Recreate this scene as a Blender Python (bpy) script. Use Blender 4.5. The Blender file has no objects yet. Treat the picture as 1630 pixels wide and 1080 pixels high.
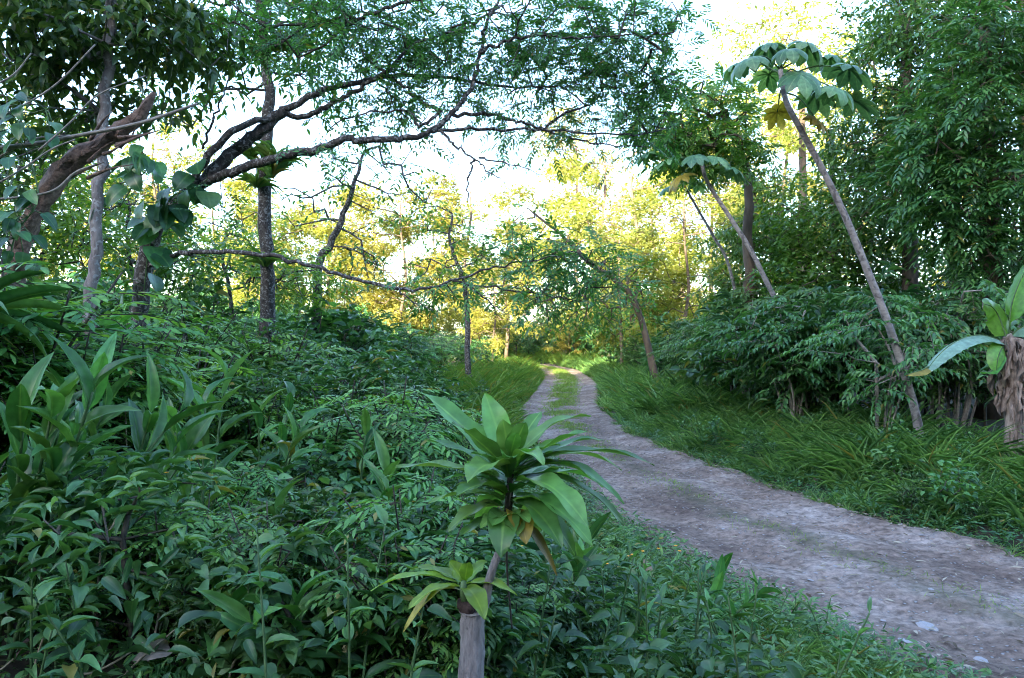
import bpy, math, random
import numpy as np
from mathutils import Vector, Matrix

# ------------------------------------------------------------------ scene, camera, light
sc = bpy.context.scene
COL = sc.collection
CAMH, HOR, FPX = 1.75, 548.0, 1250.0          # eye height, horizon row, focal length in photo pixels
cam_d = bpy.data.cameras.new('camera')
cam = bpy.data.objects.new('camera', cam_d); COL.objects.link(cam)
cam_d.sensor_width = 36.0
cam_d.lens = 36.0 * FPX / 1630.0
cam_d.clip_start = 0.05; cam_d.clip_end = 3000
cam.location = (0, 0, CAMH)
cam.rotation_euler = (math.radians(90) + math.atan((HOR - 540) / FPX), 0, 0)
sc.camera = cam

SUN_EL, SUN_AZ = 15.0, 205.0                  # azimuth clockwise from +Y: behind the camera, to the left
w = bpy.data.worlds.new('World'); sc.world = w; w.use_nodes = True
nt = w.node_tree; nt.nodes.clear()
sky = nt.nodes.new('ShaderNodeTexSky'); sky.sky_type = 'NISHITA'; sky.sun_disc = False
sky.sun_elevation = math.radians(SUN_EL); sky.sun_rotation = math.radians(SUN_AZ)
sky.air_density = 1.0; sky.dust_density = 1.6; sky.ozone_density = 2.2
bg = nt.nodes.new('ShaderNodeBackground'); bg.inputs['Strength'].default_value = 0.15
out = nt.nodes.new('ShaderNodeOutputWorld')
nt.links.new(sky.outputs[0], bg.inputs[0]); nt.links.new(bg.outputs[0], out.inputs[0])
sun_d = bpy.data.lights.new('sun', 'SUN'); sun_d.energy = 5.0; sun_d.angle = math.radians(0.53)
sun_d.color = (1.0, 0.85, 0.58)
sun = bpy.data.objects.new('sun', sun_d); COL.objects.link(sun)
el, az = math.radians(SUN_EL), math.radians(SUN_AZ)
to_sun = Vector((math.sin(az) * math.cos(el), math.cos(az) * math.cos(el), math.sin(el)))
sun.rotation_euler = to_sun.to_track_quat('Z', 'Y').to_euler()
sc.view_settings.view_transform = 'Standard'; sc.view_settings.look = 'None'
sc.view_settings.exposure = 3.25; sc.view_settings.gamma = 1.0
sc.view_settings.use_curve_mapping = False
sc.render.engine = 'CYCLES'
cy = sc.cycles
cy.use_denoising = True; cy.filter_width = 1.05
try: cy.denoiser = 'OPENIMAGEDENOISE'
except Exception: pass
cy.max_bounces = 6; cy.diffuse_bounces = 3; cy.glossy_bounces = 2; cy.transmission_bounces = 3
cy.transparent_max_bounces = 4; cy.caustics_reflective = False; cy.caustics_refractive = False
cy.use_adaptive_sampling = True; cy.adaptive_threshold = 0.015

# ------------------------------------------------------------------ helpers
R = np.random.default_rng(11)
TAU = 2 * math.pi

def P(px, py, d):                              # photo pixel at a depth -> world point
    return np.array([(px - 815) / FPX * d, d, CAMH - (py - HOR) / FPX * d])

def tag(o, label=None, cat=None, group=None, kind=None):
    if label: o['label'] = label
    if cat: o['category'] = cat
    if group: o['group'] = group
    if kind: o['kind'] = kind
    return o

def empty(name, loc=(0, 0, 0), rz=0.0, s=1.0):
    o = bpy.data.objects.new(name, None); COL.objects.link(o)
    o.empty_display_size = 0.2
    o.location = tuple(float(v) for v in loc); o.rotation_euler = (0, 0, rz); o.scale = (s, s, s)
    return o

def link(name, mesh, parent=None, mat=None):
    o = bpy.data.objects.new(name, mesh); COL.objects.link(o)
    if parent is not None: o.parent = parent
    return o

def dup(root, loc, rz=0.0, s=1.0, tilt=(0, 0)):
    r = root.copy(); COL.objects.link(r)
    r.location = tuple(float(v) for v in loc); r.rotation_euler = (tilt[0], tilt[1], rz); r.scale = (s, s, s)
    for ch in root.children:
        c = ch.copy(); COL.objects.link(c); c.parent = r
        for g2 in ch.children:
            d = g2.copy(); COL.objects.link(d); d.parent = c
    return r

class MB:
    """collects triangles / quads with uv"""
    def __init__(s): s.V = []; s.T = []; s.Q = []; s.U = []; s.n = 0
    def add(s, V, T=None, Q=None, U=None):
        V = np.asarray(V, float).reshape(-1, 3)
        s.V.append(V); s.U.append(np.zeros((len(V), 2)) if U is None else np.asarray(U, float).reshape(-1, 2))
        if T is not None and len(T): s.T.append(np.asarray(T, int).reshape(-1, 3) + s.n)
        if Q is not None and len(Q): s.Q.append(np.asarray(Q, int).reshape(-1, 4) + s.n)
        s.n += len(V)
    def mesh(s, name, mat, smooth=True):
        V = np.concatenate(s.V) if s.V else np.zeros((0, 3)); U = np.concatenate(s.U) if s.U else np.zeros((0, 2))
        T = np.concatenate(s.T) if s.T else np.zeros((0, 3), int); Q = np.concatenate(s.Q) if s.Q else np.zeros((0, 4), int)
        me = bpy.data.meshes.new(name)
        me.vertices.add(len(V)); me.vertices.foreach_set('co', V.ravel())
        loops = np.concatenate([T.ravel(), Q.ravel()])
        me.loops.add(len(loops)); me.loops.foreach_set('vertex_index', loops.astype(np.int32))
        tot = np.concatenate([np.full(len(T), 3), np.full(len(Q), 4)]).astype(np.int32)
        me.polygons.add(len(tot))
        st = np.concatenate([[0], np.cumsum(tot)[:-1]]).astype(np.int32) if len(tot) else tot
        me.polygons.foreach_set('loop_start', st); me.polygons.foreach_set('loop_total', tot)
        me.polygons.foreach_set('use_smooth', np.full(len(tot), smooth))
        uv = me.uv_layers.new(name='UVMap'); uv.data.foreach_set('uv', U[loops].ravel())
        me.update(calc_edges=True)
        for m in (mat if isinstance(mat, (list, tuple)) else [mat]): me.materials.append(m)
        return me
    def obj(s, name, mat, parent=None, smooth=True): return link(name, s.mesh(name, mat, smooth), parent)

def unit(v):
    v = np.asarray(v, float); return v / np.maximum(np.linalg.norm(v, axis=-1, keepdims=True), 1e-9)

def smooth_line(pts, n=6):                     # Catmull-Rom through points (any number of columns)
    p = np.asarray(pts, float)
    if len(p) < 3:
        t = np.linspace(0, 1, n + 1)[:, None]; return p[0] * (1 - t) + p[-1] * t
    q = np.vstack([2 * p[0] - p[1], p, 2 * p[-1] - p[-2]]); o = []
    for i in range(1, len(q) - 2):
        t = np.linspace(0, 1, n, endpoint=False)[:, None]
        a, b, c, d = q[i - 1], q[i], q[i + 1], q[i + 2]
        o.append(0.5 * (2 * b + (c - a) * t + (2 * a - 5 * b + 4 * c - d) * t * t + (3 * b - a - 3 * c + d) * t ** 3))
    o.append(p[-1:]); return np.vstack(o)

def tube(mb, pts, rad, sides=7, jit=0.0, cap=True):
    pts = np.asarray(pts, float); n = len(pts); rad = np.broadcast_to(np.asarray(rad, float), (n,))
    tg = np.gradient(pts, axis=0); tg = unit(tg)
    up = np.array([0, 0, 1.0]) if abs(tg[0][2]) < 0.9 else np.array([1.0, 0, 0])
    a = unit(np.cross(tg[0], up)); A = []
    for i in range(n):
        a = a - tg[i] * np.dot(a, tg[i]); a = a / max(np.linalg.norm(a), 1e-9); A.append(a)
    A = np.array(A); B = np.cross(tg, A)
    th = np.arange(sides) / sides * TAU
    rr = rad[:, None] * (1 + (R.normal(0, jit, (n, sides)) if jit else 0))
    V = pts[:, None] + (A[:, None] * np.cos(th)[None, :, None] + B[:, None] * np.sin(th)[None, :, None]) * rr[..., None]
    ln = np.concatenate([[0], np.cumsum(np.linalg.norm(np.diff(pts, axis=0), axis=1))])
    U = np.stack([np.broadcast_to(th / TAU, (n, sides)), np.broadcast_to(ln[:, None], (n, sides))], -1)
    i, j = np.meshgrid(np.arange(n - 1), np.arange(sides), indexing='ij'); k = (j + 1) % sides
    Q = np.stack([i * sides + j, i * sides + k, (i + 1) * sides + k, (i + 1) * sides + j], -1).reshape(-1, 4)
    V = V.reshape(-1, 3); U = U.reshape(-1, 2); T = []
    if cap:
        V = np.vstack([V, pts[-1:], pts[:1]]); U = np.vstack([U, [[0, ln[-1]]], [[0, 0]]])
        for q in range(sides):
            T.append([(n - 1) * sides + q, (n - 1) * sides + (q + 1) % sides, n * sides])
            T.append([(q + 1) % sides, q, n * sides + 1])
    mb.add(V, T, Q, U)

def frusta(mb, A, B, ra, rb, sides=5):         # many straight tapered segments at once
    A = np.asarray(A, float); B = np.asarray(B, float); N = len(A)
    if N == 0: return
    t = unit(B - A); up = np.where(np.abs(t[:, 2:3]) < 0.9, np.array([[0, 0, 1.0]]), np.array([[1.0, 0, 0]]))
    a = unit(np.cross(t, up)); b = np.cross(t, a); th = np.arange(sides) / sides * TAU
    ring = a[:, None] * np.cos(th)[None, :, None] + b[:, None] * np.sin(th)[None, :, None]
    V = np.concatenate([A[:, None] + ring * np.asarray(ra)[:, None, None], B[:, None] + ring * np.asarray(rb)[:, None, None]], 1)
    j = np.arange(sides); k = (j + 1) % sides
    q = np.stack([j, k, k + sides, j + sides], -1)
    Q = (q[None] + (np.arange(N) * 2 * sides)[:, None, None]).reshape(-1, 4)
    ln = np.linalg.norm(B - A, axis=1)
    U = np.zeros((N, 2 * sides, 2)); U[:, :sides, 0] = j / sides; U[:, sides:, 0] = j / sides; U[:, sides:, 1] = ln[:, None]
    mb.add(V, None, Q, U)

# ---- leaf templates: y along the blade, x across, z up
def leaf_t(nsec=4, prof=None, arch=0.6, fold=0.25, a0=0.0, wave=0.0, nw=1):
    prof = prof or (lambda t: math.sin(math.pi * t ** 0.85) ** 0.9)
    V = [(0, 0, 0)]; U = [(0.5, 0)]; Q = []; T = []
    y = z = 0.0; ang = a0; per = 2 * nw + 1
    for i in range(1, nsec + 1):
        ang = a0 - arch * (i - 0.5) / nsec
        y += math.cos(ang) / nsec; z += math.sin(ang) / nsec; t = i / nsec
        if i == nsec: V.append((0, y, z)); U.append((0.5, 1)); break
        hw = 0.5 * prof(t)
        for k in range(-nw, nw + 1):
            f = k / nw; x = f * hw
            zz = z + abs(x) * fold * (1.0 if nw == 1 else (1.3 - 0.6 * abs(f))) + (wave * math.sin(t * 17 + (3 if k > 0 else 0)) * abs(f) if wave else 0)
            V.append((x, y, zz)); U.append((0.5 + 0.5 * f, t))
    for i in range(nsec - 2):
        b = 1 + i * per
        for k in range(per - 1): Q.append((b + k, b + k + 1, b + per + k + 1, b + per + k))
    b = 1 + (nsec - 2) * per; tip = len(V) - 1
    for k in range(per - 1):
        T.append((0, 1 + k + 1, 1 + k)); T.append((b + k, b + k + 1, tip))
    return np.array(V), np.array(T), np.array(Q).reshape(-1, 4), np.array(U)

HEX = (np.array([[0, 0, 0], [-.42, .36, .05], [.42, .36, .05], [-.36, .70, 0], [.36, .70, 0], [0, 1, -.07]]),
       np.array([[0, 2, 1], [3, 4, 5]]), np.array([[1, 2, 4, 3]]), np.array([[.5, 0], [0, .36], [1, .36], [.1, .7], [.9, .7], [.5, 1]]))
DIA = (np.array([[0, 0, 0], [-.5, .45, .06], [.5, .45, .06], [0, 1, -.05]]), np.array([[0, 2, 3], [0, 3, 1]]), None,
       np.array([[.5, 0], [0, .5], [1, .5], [.5, 1]]))
OVAL = leaf_t(6, lambda t: math.sin(math.pi * t ** 0.72) ** 0.85, 0.8, 0.3, 0.12)
LANCE = leaf_t(4, lambda t: math.sin(math.pi * t ** 0.75) ** 1.1, 0.9, 0.3, 0.2)
BLADE = leaf_t(4, lambda t: (1 - t) ** 0.6, 1.1, 0.12, 0.0)

BLADE2 = leaf_t(5, lambda t: (1 - t) ** 0.5, 1.75, 0.12, 0.1)
def put(mb, tmpl, pos, d, nrm, L, W):
    V, T, Q, U = tmpl; pos = np.asarray(pos, float); N = len(pos)
    if N == 0: return
    y = unit(d); z = nrm - y * np.sum(nrm * y, -1, keepdims=True); z = unit(z); x = np.cross(y, z)
    L = np.broadcast_to(np.asarray(L, float), (N,)); W = np.broadcast_to(np.asarray(W, float), (N,))
    P3 = pos[:, None] + x[:, None] * (V[None, :, 0:1] * W[:, None, None]) + y[:, None] * (V[None, :, 1:2] * L[:, None, None]) + z[:, None] * (V[None, :, 2:3] * L[:, None, None])
    n = len(V); off = (np.arange(N) * n)[:, None, None]
    mb.add(P3, (T[None] + off).reshape(-1, 3) if T is not None and len(T) else None,
           (Q[None] + off).reshape(-1, 4) if Q is not None and len(Q) else None, np.tile(U, (N, 1)))

def rdir(n, up=0.0, upsd=0.4):                 # random mostly horizontal directions
    a = R.uniform(0, TAU, n); return unit(np.stack([np.cos(a), np.sin(a), R.normal(up, upsd, n)], -1))

def upn(n, sd=0.35):
    v = R.normal(0, sd, (n, 3)); v[:, 2] = 1; return unit(v)

def pinnate(mb, pos, d, nrm, ln, pairs, ll, lw, tmpl=HEX, droop=0.25, ang=0.95, stem=None):
    """pinnate leaves: N rachises each with pairs of leaflets"""
    N = len(pos); d = unit(d); side = unit(np.cross(d, nrm)); nrm = np.cross(side, d)
    ln = np.broadcast_to(np.asarray(ln, float), (N,))
    for k in range(pairs + 1):
        t = 0.12 + 0.88 * k / pairs
        c = pos + d * (ln * t)[:, None]; c[:, 2] -= droop * ln * t * t
        tg = d.copy(); tg[:, 2] -= 2 * droop * t; tg = unit(tg)
        sz = (0.62 + 0.38 * math.sin(math.pi * min(1, t * 0.9)))
        for sg in ((-1, 1) if k < pairs else (0,)):
            a = ang * (1 - 0.35 * t) + R.normal(0, 0.1, N)
            dd = tg * np.cos(a)[:, None] + side * (sg * np.sin(a))[:, None] if sg else tg
            dd = dd + R.normal(0, 0.08, (N, 3)); dd[:, 2] -= 0.12
            put(mb, tmpl, c, dd, nrm + R.normal(0, 0.18, (N, 3)), ll * sz * R.uniform(0.85, 1.15, N), lw * sz)
    if stem is not None:
        e = pos + d * ln[:, None] * 0.95; m = pos + d * ln[:, None] * 0.5; m[:, 2] -= droop * ln * 0.25; e[:, 2] -= droop * ln * 0.9
        frusta(stem, pos, m, np.full(N, .0035), np.full(N, .003), 3); frusta(stem, m, e, np.full(N, .003), np.full(N, .0015), 3)

# ------------------------------------------------------------------ materials
def newmat(name):
    m = bpy.data.materials.new(name); m.use_nodes = True; n = m.node_tree; n.nodes.clear(); return m, n
def ND(n, t, **k):
    x = n.nodes.new(t)
    for a, b in k.items(): setattr(x, a, b)
    return x

def leaf_mat(name, dark, mid, light, trans=0.3, rough=0.42, rib=0.25, warm=0.0, dry=0.012, spec=0.42):
    m, n = newmat(name); L = n.links.new
    geo = ND(n, 'ShaderNodeNewGeometry'); oi = ND(n, 'ShaderNodeObjectInfo')
    ad = ND(n, 'ShaderNodeMath', operation='MULTIPLY_ADD'); L(oi.outputs['Random'], ad.inputs[0]); ad.inputs[1].default_value = 3.71; L(geo.outputs['Random Per Island'], ad.inputs[2])
    fr = ND(n, 'ShaderNodeMath', operation='FRACT'); L(ad.outputs[0], fr.inputs[0])
    tc = ND(n, 'ShaderNodeNewGeometry'); no = ND(n, 'ShaderNodeTexNoise'); no.inputs['Scale'].default_value = 0.9; no.inputs['Detail'].default_value = 2
    L(tc.outputs['Position'], no.inputs['Vector'])
    mx = ND(n, 'ShaderNodeMath', operation='MULTIPLY_ADD'); L(no.outputs[0], mx.inputs[0]); mx.inputs[1].default_value = 0.9; mx.inputs[2].default_value = -0.45
    sm = ND(n, 'ShaderNodeMath', operation='ADD'); L(fr.outputs[0], sm.inputs[0]); L(mx.outputs[0], sm.inputs[1])
    rp = ND(n, 'ShaderNodeValToRGB'); e = rp.color_ramp.elements
    e[0].position = 0.1; e[0].color = (*dark, 1); e[1].position = 0.95; e[1].color = (*light, 1)
    x = e.new(0.5); x.color = (*mid, 1)
    L(sm.outputs[0], rp.inputs[0])
    # fine blotches and midrib
    uv = ND(n, 'ShaderNodeUVMap'); sp = ND(n, 'ShaderNodeSeparateXYZ'); L(uv.outputs[0], sp.inputs[0])
    ab = ND(n, 'ShaderNodeMath', operation='SUBTRACT'); L(sp.outputs[0], ab.inputs[0]); ab.inputs[1].default_value = 0.5
    ab2 = ND(n, 'ShaderNodeMath', operation='ABSOLUTE'); L(ab.outputs[0], ab2.inputs[0])
    mr = ND(n, 'ShaderNodeMapRange'); L(ab2.outputs[0], mr.inputs[0]); mr.inputs[1].default_value = 0.015; mr.inputs[2].default_value = 0.07; mr.inputs[3].default_value = rib; mr.inputs[4].default_value = 0.0
    mc = ND(n, 'ShaderNodeMix', data_type='RGBA'); L(mr.outputs[0], mc.inputs[0]); L(rp.outputs[0], mc.inputs[6]); mc.inputs[7].default_value = (light[0] * 1.9 + .02, light[1] * 1.6 + .02, light[2] * 1.5 + .01, 1)
    n2 = ND(n, 'ShaderNodeTexNoise'); n2.inputs['Scale'].default_value = 22; n2.inputs['Detail'].default_value = 3; L(tc.outputs['Position'], n2.inputs['Vector'])
    hv = ND(n, 'ShaderNodeHueSaturation'); hm = ND(n, 'ShaderNodeMapRange'); L(n2.outputs[0], hm.inputs[0]); hm.inputs[1].default_value = .3; hm.inputs[2].default_value = .7; hm.inputs[3].default_value = .75; hm.inputs[4].default_value = 1.25
    ov = ND(n, 'ShaderNodeMapRange'); L(oi.outputs['Random'], ov.inputs[0]); ov.inputs[3].default_value = .82; ov.inputs[4].default_value = 1.38
    oh = ND(n, 'ShaderNodeMapRange'); om = ND(n, 'ShaderNodeMath', operation='FRACT'); o7 = ND(n, 'ShaderNodeMath', operation='MULTIPLY'); L(oi.outputs['Random'], o7.inputs[0]); o7.inputs[1].default_value = 7.7; L(o7.outputs[0], om.inputs[0]); L(om.outputs[0], oh.inputs[0]); oh.inputs[3].default_value = .475; oh.inputs[4].default_value = .52
    L(oh.outputs[0], hv.inputs['Hue'])
    vv = ND(n, 'ShaderNodeMath', operation='MULTIPLY'); L(hm.outputs[0], vv.inputs[0]); L(ov.outputs[0], vv.inputs[1]); L(vv.outputs[0], hv.inputs['Value']); L(mc.outputs[2], hv.inputs['Color'])
    # a few yellowed leaves
    gt = ND(n, 'ShaderNodeMath', operation='FRACT'); g5 = ND(n, 'ShaderNodeMath', operation='MULTIPLY'); L(fr.outputs[0], g5.inputs[0]); g5.inputs[1].default_value = 17.3; L(g5.outputs[0], gt.inputs[0])
    lt = ND(n, 'ShaderNodeMath', operation='LESS_THAN'); L(gt.outputs[0], lt.inputs[0]); lt.inputs[1].default_value = dry
    my = ND(n, 'ShaderNodeMix', data_type='RGBA'); L(lt.outputs[0], my.inputs[0]); L(hv.outputs[0], my.inputs[6]); my.inputs[7].default_value = (0.19, 0.18, 0.045, 1)
    bs = ND(n, 'ShaderNodeBsdfPrincipled'); L(my.outputs[2], bs.inputs['Base Color']); bs.inputs['Roughness'].default_value = rough
    bs.inputs['Specular IOR Level'].default_value = spec
    tr = ND(n, 'ShaderNodeBsdfTranslucent')
    tcol = ND(n, 'ShaderNodeMix', data_type='RGBA', blend_type='MULTIPLY'); tcol.inputs[0].default_value = 1; L(my.outputs[2], tcol.inputs[6]); tcol.inputs[7].default_value = (2.4 + warm, 2.2, 0.75, 1)
    L(tcol.outputs[2], tr.inputs['Color'])
    ms = ND(n, 'ShaderNodeMixShader'); ms.inputs[0].default_value = trans; L(bs.outputs[0], ms.inputs[1]); L(tr.outputs[0], ms.inputs[2])
    o = ND(n, 'ShaderNodeOutputMaterial'); L(ms.outputs[0], o.inputs[0])
    return m

def solid_mat(name, c1, c2, scale=8, rough=0.85, bump=0.4, stretch=(1, 1, 1), c3=None, det=6, coord='Object', contrast=(0.35, 0.65)):
    m, n = newmat(name); L = n.links.new
    tc = ND(n, 'ShaderNodeTexCoord'); mp = ND(n, 'ShaderNodeMapping'); mp.inputs['Scale'].default_value = stretch
    L(tc.outputs[coord], mp.inputs[0])
    no = ND(n, 'ShaderNodeTexNoise'); no.inputs['Scale'].default_value = scale; no.inputs['Detail'].default_value = det; no.inputs['Roughness'].default_value = 0.65
    L(mp.outputs[0], no.inputs['Vector'])
    rp = ND(n, 'ShaderNodeValToRGB'); e = rp.color_ramp.elements; e[0].position = contrast[0]; e[0].color = (*c1, 1); e[1].position = contrast[1]; e[1].color = (*c2, 1)
    L(no.outputs[0], rp.inputs[0]); colr = rp.outputs[0]
    if c3:
        n3 = ND(n, 'ShaderNodeTexNoise'); n3.inputs['Scale'].default_value = scale * 0.9; n3.inputs['Detail'].default_value = 3; n3.inputs['Distortion'].default_value = 0.8
        mp3 = ND(n, 'ShaderNodeMapping'); mp3.inputs['Location'].default_value = (7, 3, 1); L(tc.outputs[coord], mp3.inputs[0]); L(mp3.outputs[0], n3.inputs['Vector'])
        r3 = ND(n, 'ShaderNodeMapRange'); L(n3.outputs[0], r3.inputs[0]); r3.inputs[1].default_value = 0.54; r3.inputs[2].default_value = 0.6
        mx = ND(n, 'ShaderNodeMix', data_type='RGBA'); L(r3.outputs[0], mx.inputs[0]); L(colr, mx.inputs[6]); mx.inputs[7].default_value = (*c3, 1); colr = mx.outputs[2]
    bs = ND(n, 'ShaderNodeBsdfPrincipled'); L(colr, bs.inputs['Base Color']); bs.inputs['Roughness'].default_value = rough; bs.inputs['Specular IOR Level'].default_value = 0.25
    bp = ND(n, 'ShaderNodeBump'); bp.inputs['Strength'].default_value = bump; bp.inputs['Distance'].default_value = 0.02; L(no.outputs[0], bp.inputs['Height']); L(bp.outputs[0], bs.inputs['Normal'])
    o = ND(n, 'ShaderNodeOutputMaterial'); L(bs.outputs[0], o.inputs[0]); return m

M = {}
M['drac'] = leaf_mat('dracaena_leaf', (0.040, 0.120, 0.028), (0.075, 0.180, 0.045), (0.110, 0.240, 0.060), 0.25, 0.35, 0.35, dry=0.0)
M['drac_young'] = leaf_mat('dracaena_young_leaf', (.10, .20, .03), (.13, .25, .04), (.16, .28, .05), 0.3, 0.38, 0.3, dry=0.0)
M['ylw'] = leaf_mat('yellowed_leaf', (.16, .13, .02), (.22, .17, .025), (.26, .21, .04), 0.25, 0.5, 0.2, dry=0.0)
M['ginger'] = leaf_mat('ginger_leaf', (0.024, 0.090, 0.030), (0.045, 0.140, 0.040), (0.085, 0.200, 0.055), 0.25, 0.35, 0.3, dry=0.02)
M['herb'] = leaf_mat('herb_leaf', (0.024, 0.085, 0.032), (0.046, 0.135, 0.045), (0.095, 0.210, 0.070), 0.28, 0.42, 0.25, dry=0.012)
M['fern'] = leaf_mat('fern_leaf', (.025, .10, .03), (.045, .145, .04), (.08, .20, .05), 0.3, 0.5, 0.0, dry=0.02)
M['deadfern'] = leaf_mat('dead_fern_leaf', (.13, .06, .02), (.20, .09, .025), (.26, .14, .03), 0.25, 0.6, 0.0, dry=0.1)
M['shrubA'] = leaf_mat('pinnate_shrub_leaf', (0.042, 0.130, 0.032), (0.075, 0.200, 0.050), (0.125, 0.280, 0.070), 0.3, 0.45, 0.1)
M['shrubB'] = leaf_mat('dark_shrub_leaf', (0.018, 0.062, 0.026), (0.036, 0.105, 0.038), (0.075, 0.170, 0.060), 0.25, 0.4, 0.2)
M['shrubC'] = leaf_mat('drooping_shrub_leaf', (0.030, 0.090, 0.032), (0.055, 0.140, 0.045), (0.100, 0.210, 0.070), 0.25, 0.35, 0.15)
M['grass'] = leaf_mat('grass_blade', (0.035, 0.100, 0.032), (0.070, 0.165, 0.055), (0.130, 0.250, 0.085), 0.3, 0.45, 0.1, dry=0.03)
M['grass_y'] = leaf_mat('pale_grass_blade', (.08, .16, .035), (.12, .21, .05), (.18, .27, .07), 0.35, 0.5, 0.1, dry=0.1)
M['canopy'] = leaf_mat('canopy_leaflet', (0.022, 0.085, 0.028), (0.038, 0.120, 0.036), (0.070, 0.170, 0.045), 0.3, 0.45, 0.1)
M['treeR'] = leaf_mat('forest_leaf', (0.022, 0.070, 0.024), (0.042, 0.115, 0.034), (0.085, 0.180, 0.050), 0.27, 0.35, 0.15)
M['treeR2'] = leaf_mat('forest_light_leaf', (0.040, 0.120, 0.022), (0.070, 0.170, 0.032), (0.120, 0.240, 0.050), 0.32, 0.42, 0.15)
M['far'] = leaf_mat('far_leaf_baked_sun', (0.130, 0.150, 0.034), (0.195, 0.210, 0.055), (0.270, 0.265, 0.090), 0.45, 0.5, 0.0, warm=-.1)  # warm sunlight and haze glow put into the pale yellow leaf colour
M['cecr'] = leaf_mat('cecropia_leaf', (0.045, 0.120, 0.065), (0.075, 0.170, 0.090), (0.110, 0.220, 0.110), 0.22, 0.4, 0.3, dry=0)
M['banana'] = leaf_mat('banana_leaf', (.06, .17, .03), (.08, .21, .04), (.10, .25, .05), 0.35, 0.35, 0.5, dry=0)
M['banana_b'] = leaf_mat('banana_waxy_leaf', (.12, .22, .17), (.15, .26, .20), (.18, .30, .23), 0.15, 0.3, 0.3, dry=0)
M['brom'] = leaf_mat('bromeliad_leaf', (.05, .13, .03), (.08, .17, .04), (.13, .22, .05), 0.3, 0.4, 0.1, dry=0.04)
M['philo'] = leaf_mat('philodendron_leaf', (.018, .07, .03), (.03, .10, .04), (.06, .16, .05), 0.25, 0.3, 0.25, dry=0.0)
M['bark'] = solid_mat('dark_bark', (.02, .018, .018), (.085, .075, .07), 26, stretch=(1, 1, .6), c3=(.19, .19, .19))
M['bark_pale'] = solid_mat('pale_bark', (.10, .085, .085), (.25, .22, .21), 22, stretch=(1, 1, .3), c3=(.27, .27, .27))
M['bark_far'] = solid_mat('far_bark', (.06, .045, .035), (.16, .12, .09), 4, stretch=(1, 1, .3))
M['twig'] = solid_mat('twig_bark', (.03, .027, .024), (.08, .07, .055), 20, bump=.2)
M['cecr_bark'] = solid_mat('cecropia_bark', (.17, .15, .15), (.30, .27, .26), 10, stretch=(1, 1, 2.5), c3=(.12, .105, .105))
M['drac_bark'] = solid_mat('dracaena_bark', (.13, .115, .115), (.28, .25, .245), 45, stretch=(1, 1, .25), bump=.9)
M['cut'] = solid_mat('dark_cut_wood', (.02, .012, .012), (.07, .045, .04), 40)
M['deadwood'] = solid_mat('dead_wood', (.07, .045, .035), (.21, .14, .11), 30, stretch=(1, 1, 1), bump=1.0)
M['straw'] = solid_mat('dry_stalk', (.20, .165, .11), (.36, .31, .23), 25, bump=.2)
M['vine'] = solid_mat('grey_vine', (.15, .13, .12), (.30, .27, .24), 25, bump=.3)
M['greenstem'] = solid_mat('green_stem', (.04, .09, .03), (.09, .15, .06), 12, rough=.6, bump=.1)
M['sheath'] = solid_mat('dry_banana_sheath', (.07, .045, .035), (.36, .29, .25), 18, stretch=(1, 1, .25), bump=.8)
M['stone'] = solid_mat('stone', (.22, .21, .23), (.42, .40, .42), 30, rough=.8)
M['litter'] = leaf_mat('leaf_litter', (.08, .055, .04), (.19, .15, .12), (.36, .31, .27), 0.1, 0.8, 0.0, dry=0)
M['flower'] = solid_mat('orange_petal', (.75, .26, .01), (.9, .42, .02), 60, rough=.6, bump=0)
M['soil'] = solid_mat('forest_soil', (.018, .015, .011), (.06, .048, .034), 6, c3=(.022, .035, .014))

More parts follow.
